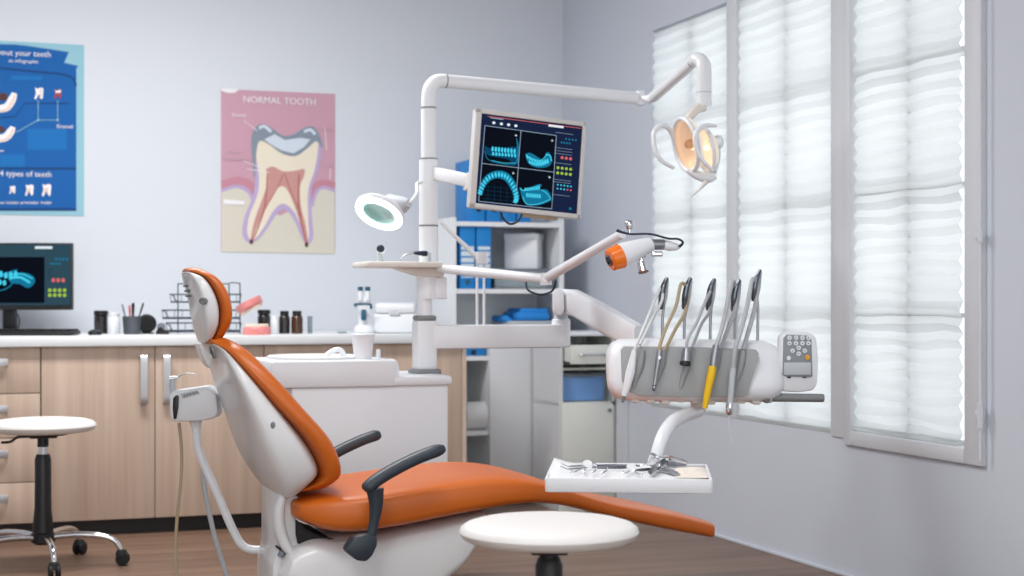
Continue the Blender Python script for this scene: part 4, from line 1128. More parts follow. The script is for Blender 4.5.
# hooks
hooks = [(664.5, 278), (688, 278), (712, 279), (737, 280), (757.5, 270)]
for i, (hx, hy) in enumerate(hooks):
    fh = FD + .03; bxp = (662, 684, 710, 734.5, 757.5)[i]
    r0 = MB(); r0.tube([C(bxp, 346, FD + .03), C(bxp + .5, hy + 40, FD + .03), C(hx - .5, hy + 26, FD + .03)], .0045, 10); rod = r0.build('hook_rod', M['steel'], du)
    hk = MB()
    for sgn in (-1, 1):
        pp = spl([C(hx - 3.5, hy + 31, fh + .008 * sgn), C(hx - 2.5 + .5 * sgn, hy + 18, fh + .013 * sgn), C(hx - 1, hy + 8, fh + .013 * sgn), C(hx + 2.5, hy + 0, fh + .011 * sgn)], 5)
        hk.tube(pp, [.008, .0095, .0085, .005], 10)
    hk.tube([C(hx - 3.5, hy + 29, fh), C(hx - 2, hy + 12, fh + .003)], [.010, .0085], 10)
    hk.tube([C(hx + 2.3, hy + 1, fh - .012), C(hx + 2.3, hy + 1, fh + .012)], .006, 10)
    hk.build('hook', M['dchrome'], du)
    MB().tube([C(hx + 3.2, hy + 2, fh + .004), C(hx + 1.5, hy + 18, fh + .002), C(hx - 1.2, hy + 31, fh)], [.004, .0055, .004], 8).build('hook_guide', M['lgrey'], du)
# control pad
cp_ = thing('control_pad', 'grey-faced control pad with round buttons at right of delivery unit', 'control pad', C(797, 392, FD - .06))
fcp = FD - .08
out = [(779, 337), (784, 332.5), (797, 331.5), (811, 333), (816.5, 338), (818.5, 360), (817.5, 384), (813, 390.5), (799, 392.5), (784, 391.5), (779.5, 386), (778.5, 360)]
MB().prism([C(a, b, fcp) for a, b in out], CF * .035, .006).build('pad_housing', M['white'], cp_)
inn = [(783.5, 338), (787, 334.5), (808, 335.5), (811.5, 339), (812.5, 376.5), (809, 377.5), (785, 376.5), (782.5, 375)]
MB().prism([C(a, b, fcp - .003) for a, b in inn], CF * .006, .0012).build('face_panel', mat('pad_face_slate', (138, 146, 152), .5), cp_)
lc = MB(); lc.box(C(797.5, 368.7, fcp - .004), (.079, .004, .036), .001, RC); lc.build('display', M['lgrey'], cp_)
bu = MB()
for r_, (y, xs) in enumerate(((337.8, (789.5, 796, 802.4, 808.5)), (343.3, (789.5, 796, 802.4, 808.5)), (350.8, (792.5, 804.8)), (347.8, (798.7,)), (353.7, (798.7,)), (358.2, (788.8,)))):
    for x in xs: bu.lathe([(0, .003), (.0062, .003), (.0068, 0)], C(x, y, fcp - .003), 12, -CF)
bo = bu.build('button', M['white'], cp_); bo['kind'] = 'stuff' if False else 'thing'
del bo['kind']
MB().lathe([(0, .003), (.0075, .003), (.008, 0)], C(807.5, 357.3, fcp - .003), 12, -CF).build('start_button', mat('ochre_button', (232, 160, 40), .5), cp_)
bi = MB()
for (y, xs) in ((337.8, (789.5, 796, 802.4, 808.5)), (343.3, (789.5, 796, 802.4, 808.5)), (350.8, (792.5, 804.8)), (347.8, (798.7,)), (353.7, (798.7,))):
    for x in xs: bi.box(C(x, y, fcp - .0063), (.005, .0006, .0014), 0, RC); bi.box(C(x, y, fcp - .0063), (.0014, .0006, .005), 0, RC)
bi.build('button_symbols', M['dgrey'], cp_)
bi = MB(); bi.box(C(789, 377.3, fcp - .004), (.012, .003, .004), .001, RC); bi.box(C(804.5, 377.3, fcp - .004), (.012, .003, .004), .001, RC); bi.build('indicator', M['black'], cp_)
MB().box(C(779, 383, FD - .03), (.05, .03, .03), .006, RC).build('bracket', M['white'], cp_)
# handle bar
m_ = MB(); m_.tube([C(771, 397.5, FD - .07), C(823, 398, FD - .07), C(824, 398, FD - .07)], [.0125, .0125, .010], 16); m_.build('grip_bar', M['mgrey'], du)
MB().tube([C(764, 398, FD - .07), C(771, 397.5, FD - .07)], [.0145, .016], 16).build('grip_collar', M['offw'], du)
MB().ell(C(766.5, 398, FD - .075), .0155).build('grip_knob', M['mgrey'], du)

# hoses and handpieces hanging from the hooks


def hp(label, cat, name, hose, hm, hr=.0045):
    o = thing(name, label, cat, V(hose[-1]), 'instruments hanging on the delivery unit')
    MB().tube(spl(hose, 6), hr, 9).build('hose', hm, o)
    return o


f1 = FD - .135; fm = FD - .03
hx, hy = hooks[0]
o = hp('white slim scaler handpiece, leftmost on the delivery unit', 'handpiece', 'scaler_handpiece', [C(640, 345, FD - .10), C(651, 322, FD - .03), C(662, 300, FD), C(661, 288, FD + .02), C(655, 300, fm), C(645, 325, f1 + .02), C(636, 346, f1), C(633, 354, f1)], M['whose'])
MB().tube([C(634, 350, f1), C(633.5, 355, f1), C(630.5, 372, f1), C(626, 390, f1), C(624, 396, f1)], [.006, .0085, .014, .010, .007], 16).build('grip', M['white'], o)
MB().tube([C(624, 396, f1), C(622.3, 402.5, f1)], [.006, .004], 10).build('tip', M['dgrey'], o)
hx, hy = hooks[1]
o = hp('slim steel handpiece on a tan hose, second from left', 'handpiece', 'turbine_handpiece', [C(664, 352, FD - .11), C(675, 330, FD - .05), C(685, 312, FD + .01), C(687, 290, FD + .02), C(681, 284, FD), C(676, 306, fm), C(666, 328, f1 + .03), C(660, 345, f1), C(659, 352, f1)], M['tan'], .0052)
MB().tube([C(659.5, 350, f1), C(658.5, 358, f1), C(656.5, 372, f1), C(654.5, 384, f1), C(654, 388, f1)], [.0075, .0085, .0065, .0045, .006], 16).build('grip', M['steel'], o)
MB().tube([C(654.3, 385, f1), C(653.8, 391, f1)], [.0055, .0045], 12).build('head', M['dchrome'], o)
MB().tube([C(659.5, 356, f1), C(659, 359, f1)], .0095, 14).build('coupling', M['chrome'], o)
hx, hy = hooks[2]
o = hp('short black-ended hose coupling hanging in the centre, no instrument fitted', 'hose', 'air_hose', [C(692, 348, FD - .11), C(701, 325, FD - .04), C(709, 312, FD + .01), C(711, 292, FD + .02), C(706, 300, fm), C(697, 322, f1 + .04), C(688, 338, f1), C(686.5, 350, f1)], M['ghose'], .0048)
MB().tube([C(686.6, 348, f1), C(686.3, 353, f1), C(685.5, 363, f1 - .004)], [.010, .0135, .0145], 18).build('connector', M['steel'], o)
MB().lathe([(.0145, 0), (.016, .003), (.016, .012), (.012, .014), (.011, .006), (0, .006)], C(685.5, 361, f1 - .004), 18, (C(684.6, 368, f1 - .006) - C(685.5, 361, f1 - .004))).build('socket', M['black'], o)
hx, hy = hooks[3]
o = hp('bright yellow suction nozzle on grey hose, fourth from left', 'suction nozzle', 'suction_nozzle', [C(720, 350, FD - .10), C(729, 326, FD - .04), C(735, 310, FD + .01), C(736, 290, FD + .02), C(732, 282, FD), C(727, 305, fm), C(722, 328, f1 + .03), C(715.5, 348, f1), C(714, 358, f1)], M['ghose'], .0068)
MB().tube([C(716, 345, f1), C(714, 357, f1), C(712.5, 370, f1)], [.0095, .0105, .010], 16).build('metal_sleeve', M['steel'], o)
MB().tube(spl([C(712.8, 366, f1), C(711, 376, f1), C(708, 390, f1), C(705.5, 404, f1), C(705, 408.5, f1)], 4), [.0105, .0125, .0105, .0085, .007], 16).build('nozzle_tip', M['yellow'], o)
hx, hy = hooks[4]
o = hp('grey saliva ejector with thin bent tip, rightmost on the delivery unit', 'saliva ejector', 'saliva_ejector', [C(743, 350, FD - .10), C(750, 326, FD - .04), C(755.5, 305, FD + .01), C(756.5, 285, FD + .02), C(752, 280, FD), C(748, 302, fm), C(741, 330, f1 + .03), C(735, 350, f1), C(733, 372, f1)], M['ghose'], .0068)
MB().tube([C(733.5, 368, f1), C(732.5, 374, f1), C(730.5, 400, f1), C(730, 405, f1)], [.0085, .0095, .0085, .009], 16).build('grip', M['lgrey'], o)
MB().tube([C(730, 403, f1), C(729.7, 406, f1), C(729.2, 413, f1), C(729, 415, f1)], [.0095, .0115, .0105, .006], 16).build('valve', M['chrome'], o)
MB().tube(spl([C(729, 414, f1), C(729, 424, f1), C(730, 434, f1), C(732.5, 443, f1)], 4), [.0022, .0018, .0016, .0014], 8).build('thin_tip', M['whose'], o)

# ------------------------------------------------------------------ INSTRUMENT TRAY
ta = thing('instrument_tray', 'white paper-lined instrument tray on a curved arm over the footrest', 'tray', C(630, 490, 4.25))
m_ = MB(); pth = spl([C(699, 411, FD), C(694, 413, FD - .05), C(684, 416, FD - .15), C(673, 422, FD - .26), C(664, 434, FD - .33), C(658, 450, FD - .36), C(655, 466, FD - .37)], 5)
m_.tube(pth, [.018, .018, .019, .020, .019, .018, .017], 18); m_.build('curved_arm', M['enamel'], ta)
fA, fB = 4.06, 4.44
zt0, zt1 = C(600, 493, fA).z, C(600, 478.5, fA).z
def tp_(px, f, z):
    q = C(px, 300, f); return V((q.x, q.y, z))
XL, XR = C(553, 480, fA), C(717, 480, fA)
cxm = (XL + XR) / 2; wT = (XR - XL).length
mid = cxm + CF * (fB - fA) / 2
RT = RC @ Matrix.Rotation(math.radians(-5), 3, 'Z'); TR_, TF_ = RT @ V((1, 0, 0)), RT @ V((0, 1, 0))
t_ = MB(); zb = zt0
t_.box(V((mid.x, mid.y, zb + .004)), (wT - .01, fB - fA, .008), .003, RT)
for s_, dx, dy in (((wT, .008), 0, -(fB - fA) / 2), ((wT, .008), 0, (fB - fA) / 2), ((.008, fB - fA), -wT / 2, 0), ((.008, fB - fA), wT / 2, 0)):
    c_ = mid + TR_ * dx + TF_ * dy; t_.box(V((c_.x, c_.y, (zb + zt1) / 2)), (s_[0], s_[1], zt1 - zb), .003, RT)
t_.build('tray_pan', M['white'], ta)
# paper liner with a lifted left edge
pn = MB(); nx, ny = 14, 8; vs = []; fs = []
for i in range(nx + 1):
    for k in range(ny + 1):
        a = i / nx; b = k / ny
        x = -wT / 2 + .006 + (wT - .012) * a; y = -(fB - fA) / 2 + .006 + (fB - fA - .012) * b
        z = zt1 - .006 + .0015 * math.sin(a * 9 + b * 4)
        if a < .12: z += .018 * (1 - a / .12) * b; x -= .012 * (1 - a / .12) * (1 - .2 * b)
        z += .0035 * max(0, b - .85) * 6 * (1 + math.sin(a * 11) * .5)
        p_ = mid + TR_ * x + TF_ * y; vs.append(V((p_.x, p_.y, z)))
for i in range(nx):
    for k in range(ny): q0_ = i * (ny + 1) + k; fs.append([q0_, q0_ + ny + 1, q0_ + ny + 2, q0_ + 1])
pn.add(vs, fs); pob = pn.build('paper_liner', M['paper'], ta, flat=True, ang=80)
sm = pob.modifiers.new('thick', 'SOLIDIFY'); sm.thickness = .0012
zi = zt1 - .002




def onT(px, fy):
    """fy 0 at the front edge of the tray, 1 at the back"""
    f = fA + (fB - fA) * fy - (px - 630) / 165 * .036; q = C(px, 300, f); return V((q.x, q.y, zi + .001))


def tool(name, label, cat, a, b, r=.0035, head=None, grip=None):
    a, b = V(a), V(b); o = thing(name, label, cat, a, 'instruments on the tray'); d = (b - a)
    e = V((0, 0, .004))
    MB().tube([a + e, a + d * .2 + e, a + d * .8 + e, b + e], [r * .55, r, r, r * .55], 8).build('handle', grip or M['steel'], o)
    if head == 'mirror':
        MB().lathe([(0, 0), (.0125, 0), (.0135, .002), (.0125, .0035), (0, .0035)], a + UP * .012 - d.normalized() * .012, 18, (UP * .75 - CF * .75 + CR * .1)).build('mirror_head', mat('mirror_face', (246, 248, 250), .25, .3), o)
    elif head == 'hook':
        MB().tube(spl([a + e, a + e - d.normalized() * .02 + UP * .008, a + e - d.normalized() * .028 - CF * .004], 4), [.0018, .0014, .0008], 6).build('probe_tip', M['chrome'], o)
        MB().tube(spl([b + e, b + e + d.normalized() * .015 + UP * .006, b + e + d.normalized() * .022], 4), [.0018, .0014, .0008], 6).build('probe_tip', M['chrome'], o)
    return o


tool('mouth_mirror', 'round dental mouth mirror, the left one on the tray', 'mouth mirror', onT(592, .62), onT(628, .62), .0042, 'mirror', M['dchrome'])
tool('mouth_mirror', 'round dental mouth mirror lying near the tray centre', 'mouth mirror', onT(635, .44), onT(668, .62), .0042, 'mirror', M['dchrome'])
tool('dental_probe', 'dark probe lying in line behind the left mouth mirror', 'probe', onT(597, .76), onT(640, .74), .0035, 'hook', M['dchrome'])
tool('dental_probe', 'thin probe lying furthest left at the back of the tray', 'probe', onT(568, .66), onT(590, .74), .0026, 'hook')
tool('dental_probe', 'thin probe lying in front of the furthest left one', 'probe', onT(567, .48), onT(588, .6), .0024, 'hook')
tool('scaler', 'short scaler pointing to the front left of the tray', 'scaler', onT(573, .28), onT(581, .5), .0022, 'hook')
tool('scaler', 'short scaler crossing the front left of the tray', 'scaler', onT(584, .26), onT(585, .5), .0022, 'hook')
tool('scaler', 'single short scaler below the left mouth mirror', 'scaler', onT(593, .26), onT(596, .46), .002, 'hook')
tool('scaler', 'short scaler alone between the two mouth mirrors', 'scaler', onT(603, .22), onT(607, .46), .0024, 'hook')
tool('scaler', 'short scaler just left of the central mouth mirror', 'scaler', onT(625, .22), onT(630, .42), .0022, 'hook')
tool('scaler', 'short scaler just right of the central mouth mirror', 'scaler', onT(640, .18), onT(634, .38), .0022, 'hook')


def forceps(label, a, b, c_, lift, mt):
    o = thing('extraction_forceps', label, 'forceps', b, 'instruments on the tray')
    for s_ in (-1, 1):
        n_ = CF * .012 * s_
        MB().tube(spl([b + UP * lift, b + (c_ - b) * .4 + n_ + UP * lift, c_ + n_ * 1.3 + UP * (lift * .6)], 5), [.0045, .0062, .0042], 9).build('handle', mt, o)
    MB().tube(spl([b + UP * lift, b + (a - b) * .6 + UP * (lift + .006), a + UP * .006], 5), [.0075, .006, .002], 9).build('beak', mt, o)
    MB().lathe([(.009, -.006), (.010, 0), (.009, .006)], b + UP * lift, 12, UP).build('pivot', mt, o)
    return o


forceps('steel extraction forceps, back pair of the pile at tray right', onT(648, .92), onT(657, .86), onT(686, .80), .022, M['chrome'])
forceps('dark extraction forceps crossing the pile with handles forward', onT(668, .80), onT(660, .62), onT(650, .20), .014, M['dchrome'])
forceps('steel extraction forceps lying lowest in the pile', onT(652, .6), onT(662, .5), onT(678, .22), .007, M['steel'])
tool('elevator', 'dental elevator with a red ring near the back right of the tray', 'elevator', onT(664, .95), onT(686, .84), .0058, None, M['steel'])
q_ = thing('burr_holder', 'small red bead holder at the back right of the tray', 'bead', onT(670, .9)); MB().ell(onT(670, .86) + UP * .022, (.009, .006, .006)).build('bead', M['red'], q_)
gz = thing('gauze_pad', 'crumpled cream gauze pad at the right end of the tray', 'gauze', onT(692, .5))
vs = []; fs = []
for i in range(9):
    for k in range(7):
        p_ = onT(675 + 33 * i / 8, .14 + .6 * k / 6); ed = min(i, 8 - i, k, 6 - k)
        vs.append(p_ + UP * (-.0012 + (.010 * random.random() + .004 if ed else 0)) + CR * random.uniform(-.003, .003))
for i in range(8):
    for k in range(6): q0_ = i * 7 + k; fs.append([q0_, q0_ + 7, q0_ + 8, q0_ + 1])
go = MB().add(vs, fs).build('gauze', mat('gauze_cloth', (232, 224, 212), .9), gz, flat=True, ang=80)
go.modifiers.new('s', 'SUBSURF').levels = 1; go.modifiers['s'].render_levels = 2; sm = go.modifiers.new('t', 'SOLIDIFY'); sm.thickness = .0015

# ------------------------------------------------------------------ DENTAL CHAIR
YC = 4.50
ch = thing('dental_chair', 'orange and white reclining dental chair with dark grey armrests', 'dental chair', (W(370, 500, YC).x, YC, 0))


def XZ(pts, Y): return [V((W(a, b, Y).x, 0, W(a, b, Y).z)) for a, b in pts]


def res(L, k=4):
    return spl(L, k)


def resw(w, k=4): return [q_.x for q_ in spl([V((a, 0, 0)) for a in w], k)]


F_ = res(XZ([(334, 488), (343, 472), (332, 441), (305, 409), (276, 376), (251, 350), (236, 340)], 4.29))
S_ = res(XZ([(296, 493), (322, 477), (304, 440), (273, 406), (246, 374), (227, 351), (217, 345)], 4.29))
B_ = res(XZ([(268, 490), (256, 478), (239, 449), (226, 409), (216, 378), (209, 356), (206, 347)], 4.60))
S3 = res(XZ([(318, 483), (326, 470), (309, 440), (279, 405), (251, 373), (230, 350), (219, 344)], 4.26))
wb1 = resw([.19, .235, .26, .26, .24, .19, .13])
MB().sect(F_, S_, YC, wb1, 4.5, 44, .02).build('backrest_cushion', M['orange'], ch)
# rear shell: its front face sits just inside the cushion
S2 = S3
bs_ = MB(); bs_.sect(S2, B_, YC, [w_ - .004 for w_ in wb1], 3.6, 44, .008)
sh_ = bs_.build('backrest_shell', M['shell'], ch)
# a small button with dark slot on the shell's near side
for (px, py, Yy, nm) in ((273, 425, 4.243, 'shell_plug'),):
    p_ = W(px, py, Yy)
    MB().lathe([(.007, -.004), (.007, .004), (.004, .006), (0, .006)], p_, 14, V((-.4, -1, -.15)), sx=1.3, sy=.9).build(nm, M['mgrey'], sh_)
Fh = res(XZ([(227, 336), (233, 322), (232.5, 305), (226.5, 288), (216, 275.5), (201, 267.5)], 4.40))
Sh = res(XZ([(215, 337), (219, 324), (218.5, 306), (212, 289), (203, 277), (191, 272)], 4.40))
Bh = res(XZ([(197, 341), (194, 328), (191, 312), (188, 295), (184, 282), (182, 275)], 4.57))
wh = resw([.085, .12, .135, .135, .12, .085])
MB().sect(Fh, Sh, YC, wh, 3.2, 40, .014).build('headrest_cushion', M['orange'], ch)
S2 = [s_ + (f - s_) * .04 for s_, f in zip(Sh, Fh)]
hsh = MB().sect(S2, Bh, YC, [w_ + .001 for w_ in wh], 4.2, 40, .006).build('headrest_shell', M['shell'], ch)
p_ = W(203.5, 301, 4.362); MB().lathe([(.009, -.004), (.010, .002), (.007, .004), (.006, .001), (0, .001)], p_, 14, V((-.5, -1, -.1)), sx=1., sy=1.3).build('adjuster', M['mgrey'], hsh)
sl = MB(); a = W(184.5, 283, 4.5)
for k in range(3): q_ = W(186.0 + 1.1 * k, 286 + 5 * k, 4.54); sl.box(q_, (.010, .05, .006), .002)
sl.build('vent_slots', M['dgrey'], hsh)
stm = MB(); stm.box(W(211, 345, YC), (.012, .05, .075), .003, Matrix.Rotation(-.25, 3, 'Y')); stm.build('headrest_stem', M['steel'], ch)
MB().prism([V((W(a, b, YC - .04).x, YC - .04, W(a, b, YC - .04).z)) for a, b in ((199, 344), (204, 345), (213, 356), (211, 369), (206, 363), (201, 352))], (0, .09, 0), .004).build('stem_bracket', M['shell'], ch)

# seat and leg rest
nb = XZ([(297, 517), (308, 527), (329, 536), (362, 535), (408, 528), (440, 521), (470, 515), (522, 505), (547, 505), (577, 509), (611, 519), (666, 531), (700, 538), (714, 540)], 4.26)
tpS = XZ([(330, 477), (343, 474), (389, 467), (440, 461), (470, 460), (501, 464), (532, 474), (545, 479), (577, 488), (639, 499), (684, 511), (712, 523), (716, 527)], 4.62)
bx_, bz_ = [q_.x for q_ in nb], [q_.z for q_ in nb]; tx_, tz_ = [q_.x for q_ in tpS], [q_.z for q_ in tpS]
Xa, Xb = bx_[0] + .022, W(711, 528, 4.33).x + .012
A_, Bb, ww = [], [], []
NS = 44
for i in range(NS + 1):
    t = i / NS; X = Xa + (Xb - Xa) * t
    zt_ = lerp_list(tx_, tz_, X + .0) - .008; zb_ = lerp_list(bx_, bz_, X)
    if t < .06: zt_ -= (.06 - t) / .06 * .02
    zb_ = min(zb_, zt_ - .05)
    A_.append(V((X, 0, zt_))); Bb.append(V((X, 0, zb_)))
    ww.append(lerp_list([0, .05, .12, .5, .62, .9, 1], [.20, .24, .265, .265, .235, .20, .17], t))
# smooth
for _ in range(3):
    for L_ in (A_, Bb):
        z = [q_.z for q_ in L_]
        for i in range(1, NS): L_[i].z = (z[i - 1] + 2 * z[i] + z[i + 1]) / 4
MB().sect(A_, Bb, YC, ww, 4.6, 48, .02).build('seat_and_legrest', M['orange'], ch)
# piped seam along the foot
# white base shell
def XP(a, b, Y): q = W(a, b, Y); return V((q.x, 0, q.z))
top_ = [XP(294, 556, 4.3), XP(303, 547, 4.3), XP(318, 541, 4.3), XP(335, 541, 4.3), XP(350, 543, 4.3), XP(378, 537, 4.3), XP(410, 529, 4.3), XP(440, 523, 4.3), XP(465, 517, 4.3), XP(484, 513, 4.3)]
bot_ = [XP(284, 585, 4.3), XP(290, 610, 4.3), XP(300, 625, 4.3), XP(320, 632, 4.3), XP(345, 634, 4.3), XP(378, 630, 4.3), XP(410, 615, 4.3), XP(440, 590, 4.3), XP(468, 565, 4.3), XP(486, 524, 4.3)]
MB().sect(res(top_, 3), res(bot_, 3), YC, [.215] * 28, 5, 40, .012).build('base_shell', M['shell'], ch)
m_ = MB(); xbs = W(350, 640, YC).x
m_.box((xbs, YC, .17), (.34, .34, .34), .04); m_.build('pedestal', M['shell'], ch)
m_ = MB(); m_.box((xbs + .06, YC, .02), (.62, .46, .04), .02); m_.build('floor_plate', M['mgrey'], ch)
# rear bracket carrying the backrest
br = MB(); ptR = [(300, 497), (297, 508), (296, 520), (298, 535), (300, 548), (294, 556), (286, 570), (282, 600)]; ptL = [(256, 600), (257, 560), (261, 545), (261, 489), (266, 487)]
br.prism([V((W(a, b, 4.38).x, 4.38, W(a, b, 4.38).z)) for a, b in ptR] + [V((W(a, b, 4.62).x, 4.38, W(a, b, 4.5).z)) for a, b in ptL], (0, .24, 0), .008); br.build('rear_column', M['shell'], ch)
br = MB(); pts = spl([W(284, 494, 4.37), W(279, 510, 4.37), W(280, 530, 4.37), W(286, 546, 4.37), W(294, 556, 4.37)], 5)
br.tube(pts, [.010, .016, .018, .016, .008], 10); br.build('column_moulding', M['shell'], ch)
m_ = MB(); m_.bar(W(276, 546, 4.375), W(293, 559, 4.375), .012, .006); m_.build('seam_slot', M['rub'], ch)
m_ = MB(); m_.box(W(281, 554, 4.372), (.014, .014, .016), .002, Matrix.Rotation(.6, 3, 'Y')); m_.build('stop_pad', M['dgrey'], ch)
m_ = MB(); pts = [(297, 520), (306, 529), (325, 537), (345, 540), (350, 546), (330, 543), (315, 545), (300, 550), (297, 535)]
m_.prism([V((W(a, b, 4.36).x, 4.36, W(a, b, 4.36).z)) for a, b in pts], (0, .28, 0), .003); m_.build('dark_gap_fill', M['rub'], ch)  # black solid standing in for the shaded gap under the seat's rear
# armrests


def armrest(Y, pad, post, knob, wd):
    a = MB(); sec = []
    P_ = spl([W(px, py, Y) for px, py in pad], 5)
    for i, p_ in enumerate(P_):
        t = (P_[min(i + 1, len(P_) - 1)] - P_[max(i - 1, 0)]).normalized(); n_ = t.cross(V((0, 1, 0))).normalized()
        e_ = min(1, .55 + .45 * min(i, len(P_) - 1 - i) / 1.5)
        sec.append([p_ + V((0, 1, 0)) * wd / 2 * e_ * sgnpow(math.cos(q), .6) + n_ * .0165 * e_ * sgnpow(math.sin(q), .7) for q in [2 * PI * k / 18 for k in range(18)]])
    r = a.rings(sec).build('armrest', M['armr'], ch)
    if post:
        m_ = MB(); P_ = [W(px, py, Y) for px, py in post]; m_.tube(spl(P_, 4), [.025, .019, .014, .014], 12); m_.build('post', M['armr'], r)
        yk = Y - .02
        m_ = MB(); m_.prism([W(px, py, yk) for px, py in knob], (0, .045, 0), .008); m_.build('pivot_cover', M['armr'], r)
    return r


armrest(4.17, [(365, 491), (374, 482), (392, 470.5), (418, 457.5), (444, 448)], [(375, 489), (376, 505), (374, 522), (370, 540)], [(354, 537), (366, 534.5), (377, 535), (378, 545), (373, 556), (367, 562), (357, 561), (345, 551)], .05)
armrest(4.82, [(318, 464), (335, 453), (352, 444.5), (366, 438.5), (380, 434)], [(322, 462), (322, 470), (322, 485), (322, 500)], [(315, 498), (328, 495), (338, 498), (337, 510), (325, 518), (312, 510)], .05)

# ------------------------------------------------------------------ ASSISTANT HOLDER LEFT OF THE CHAIR
FH = 4.72
ah = thing('assistant_holder', 'small white instrument holder on a bent white tube left of chair', 'instrument holder', C(262, 549, FH))
MB().prism([C(a, b, FH - .05) for a, b in ((169, 396), (172, 391), (205, 386), (209, 387), (216, 395), (218, 413), (215, 418), (203, 421), (174, 422), (170, 417))], CF * .09, .008).build('holder_body', M['white'], ah)
MB().prism([C(a, b, FH - .056) for a, b in ((173, 398), (176, 395), (178.5, 396), (178, 408), (176, 419), (173.5, 419), (172.5, 408))], CF * .02, .002).build('slot', M['black'], ah)
MB().prism([C(a, b, FH - .053) for a, b in ((180, 393.5), (197, 390), (200, 393.5), (183, 398.5))], CF * .008, .001).build('key_panel', M['lgrey'], ah)
kk = MB()
for k in range(5): kk.box(C(184.5 + 3 * k, 395.3 - .8 * k, FH - .055), (.005, .003, .005), .001, RC)
kk.build('keys', M['dgrey'], ah)
MB().tube(spl([C(196, 418, FH), C(197, 440, FH), C(201, 457, FH), C(216, 491, FH), C(233, 530, FH), C(242, 545, FH), C(252, 549.5, FH), C(266, 549.5, FH)], 5), .0125, 16).build('support_tube', M['enamel'], ah)
MB().tube([C(195.5, 420, FH), C(196, 428, FH)], [.02, .014], 16).build('tube_collar', M['white'], ah)
sy = thing('air_syringe', 'grey air-water syringe standing in the white assistant holder', 'syringe', C(172, 394, FH - .03))
MB().tube([C(174, 397, FH - .03), C(172.5, 386, FH - .03), C(173, 378, FH - .03)], [.009, .010, .008], 14).build('syringe_body', M['lgrey'], sy)
MB().tube([C(170, 379, FH - .03), C(178, 378, FH - .03)], [.009, .006], 12).build('head', M['silver'], sy)
MB().tube(spl([C(177, 378, FH - .03), C(184, 374, FH - .03), C(190, 373.5, FH - .03), (C(196, 375, FH - .03))], 4), [.003, .002, .0016], 8).build('tip', M['silver'], sy)


def hose(label, pts, mt, r):
    o = tag(MB().tube(spl(pts, 7), r, 10).build('hose', mt), label, 'hose', 'hoses by the chair'); return o


pf = C(176, 640, 4.72); pf.z = .006
hose('tan hose hanging straight down from the assistant holder', [C(179, 423, FH), C(181.5, 450, FH), C(181, 480, FH), C(177, 520, FH), C(175.5, 560, FH), C(178, 600, FH), pf + UP * .01], M['tan'], .005)
hose('grey hose curving behind the bent white tube', [C(203, 470, FH + .03), C(204, 485, FH + .03), C(209, 512, FH + .03), C(217, 545, FH + .03), C(228, 578, FH + .03), C(240, 605, FH + .03), C(258, 622, FH)], M['ghose'], .0075)

# ------------------------------------------------------------------ STOOLS


def make_stool(seat_z, label, gap=.0):
    r = thing('stool', label, 'stool', (0, 0, 0), 'round white stools')
    R_ = .195
    MB().lathe([(0, seat_z - .046), (R_ - .05, seat_z - .046), (R_ - .022, seat_z - .042), (R_ - .007, seat_z - .034), (R_, seat_z - .022), (R_ - .003, seat_z - .013), (R_ - .014, seat_z - .005), (R_ - .035, seat_z + .001), (R_ - .08, seat_z + .006), (0, seat_z + .008)], (0, 0, 0), 56).build('seat', M['seatw'], r)
    m_ = MB(); m_.lathe([(0, seat_z - .056), (.09, seat_z - .056), (.1, seat_z - .043), (0, seat_z - .043)], (0, 0, 0), 28); m_.box((0, 0, seat_z - .058), (.10, .08, .018), .005); m_.build('seat_plate', M['black'], r)
    MB().tube(spl([(-.03, 0, seat_z - .06), (-.09, 0, seat_z - .062), (-.115, 0, seat_z - .078), (-.15, 0, seat_z - .08)], 4), .005, 8).build('lever', M['black'], r)
    MB().lathe([(.0205, seat_z - .10), (.0205, seat_z - .06)], (0, 0, 0), 20).build('gas_rod', M['black'], r)
    MB().lathe([(.017, seat_z - .135), (.017, seat_z - .10)], (0, 0, 0), 20).build('chrome_collar', M['chrome'], r)
    MB().lathe([(.038, .115), (.038, .15), (.031, .22), (.03, seat_z - .145 + gap), (.024, seat_z - .128 + gap)], (0, 0, 0), 24).build('column_cover', M['black'], r)
    MB().lathe([(.03, .085), (.045, .095), (.045, .125), (.038, .13)], (0, 0, 0), 24).build('hub', M['black'], r)
    for k in range(5):
        a = math.radians(6 - 72 * k) - TH
        d = V((math.cos(a), math.sin(a), 0)); s_ = V((-d.y, d.x, 0))
        lg = MB().tube(spl([d * .035 + UP * .112, d * .12 + UP * .118, d * .21 + UP * .113, d * .265 + UP * .092, d * .288 + UP * .052], 5), [.0125, .0125, .012, .011, .009], 12).build('leg', M['chrome'], r)
        cs = MB(); c_ = d * .293
        for q in (-1, 1): cs.lathe([(.010, -.008), (.024, -.007), (.026, 0), (.024, .007), (.010, .008)], c_ + s_ * .013 * q + UP * .0262, 18, s_)
        cs.build('caster', M['rub'], lg)
        MB().lathe([(.018, .035), (.024, .04), (.018, .058), (.008, .062)], c_ - d * .004, 14).build('caster_hood', M['rub'], lg)
    return r


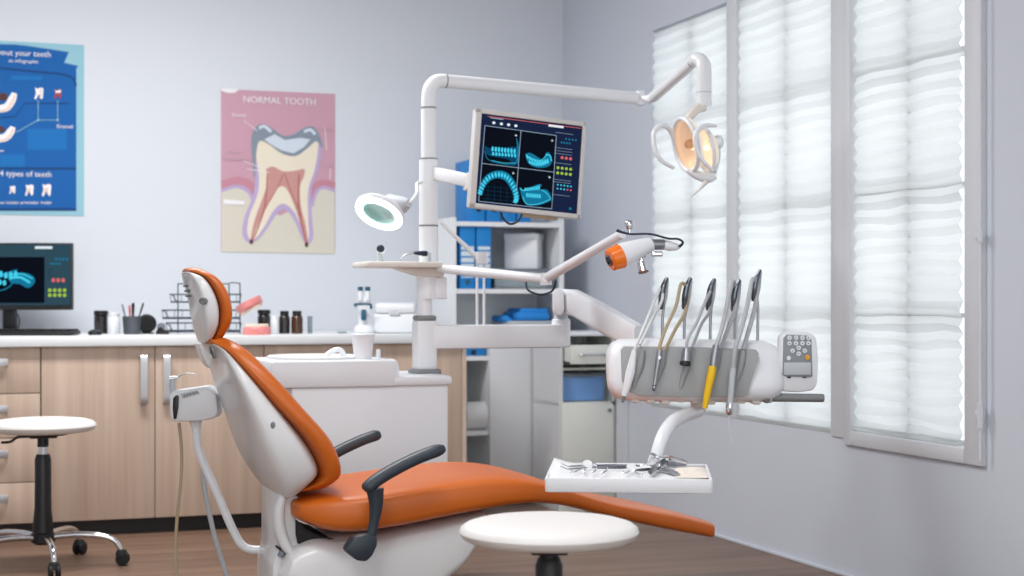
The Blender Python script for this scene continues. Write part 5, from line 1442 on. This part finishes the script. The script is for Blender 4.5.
s1 = make_stool(.520, 'round white stool in the foreground in front of the chair', .05)
q = C(549, 527, 3.47); s1.location = (q.x, q.y, 0); s1.rotation_euler.z = math.radians(-109)
s2 = make_stool(.55, 'round white stool on chrome casters by the wood drawers')
q = C(43, 427, 6.0); s2.location = (q.x, q.y, 0)

# ------------------------------------------------------------------ ADDED CEILING FILL LIGHTS


def panel(x, y, sx_, sy_, pw, label):  # unseen ceiling panel with area lamp, added to brighten the room
    r = thing('added_ceiling_light', label, 'added ceiling light', (x, y, ZC - .06), 'added ceiling light panels')
    f = MB(); f.bx(x - sx_ / 2 - .03, x + sx_ / 2 + .03, y - sy_ / 2 - .03, y + sy_ / 2 + .03, ZC - .05, ZC - .002, .004)
    f.build('added_fixture', M['white'], r)
    ld = bpy.data.lights.new('light', 'AREA'); ld.shape = 'RECTANGLE'; ld.size = sx_; ld.size_y = sy_; ld.energy = pw; ld.color = (1, .99, .985)
    lo = bpy.data.objects.new('lamp', ld); COL.objects.link(lo); lo.parent = r; lo.location = (0, 0, .0)
    return r


panel(.5, 6.0, 1.5, .4, 74, 'long unseen ceiling light panel added above the worktop side')
panel(1.0, 3.2, 1.2, .6, 27, 'wide unseen ceiling light panel added above the stools')
panel(-.6, .8, 1.2, .6, 52, 'wide unseen ceiling light panel added nearest the viewer')

# ------------------------------------------------------------------ WORLD, SUNLESS DAYLIGHT
w = bpy.data.worlds.new('sky'); bpy.context.scene.world = w; w.use_nodes = True
bg = w.node_tree.nodes['Background']; bg.inputs[0].default_value = (.955, .98, .995, 1); bg.inputs[1].default_value = 1.78

# ------------------------------------------------------------------ CAMERA
cam = bpy.data.cameras.new('camera'); cam.sensor_width = 36; cam.sensor_fit = 'HORIZONTAL'; cam.lens = FPX / 1024 * 36
cam.shift_y = (HOR - 288) / 1024
cam.dof.use_dof = True; cam.dof.focus_distance = 4.6; cam.dof.aperture_fstop = 3.2
co = bpy.data.objects.new('camera', cam); COL.objects.link(co); co.location = (0, 0, CAMZ); co.rotation_euler = (PI / 2, 0, -TH)
sc_ = bpy.context.scene; sc_.camera = co
sc_.view_settings.view_transform = 'Standard'; sc_.view_settings.look = 'None'; sc_.view_settings.gamma = 1; sc_.view_settings.use_curve_mapping = False
sc_.view_settings.exposure = .05
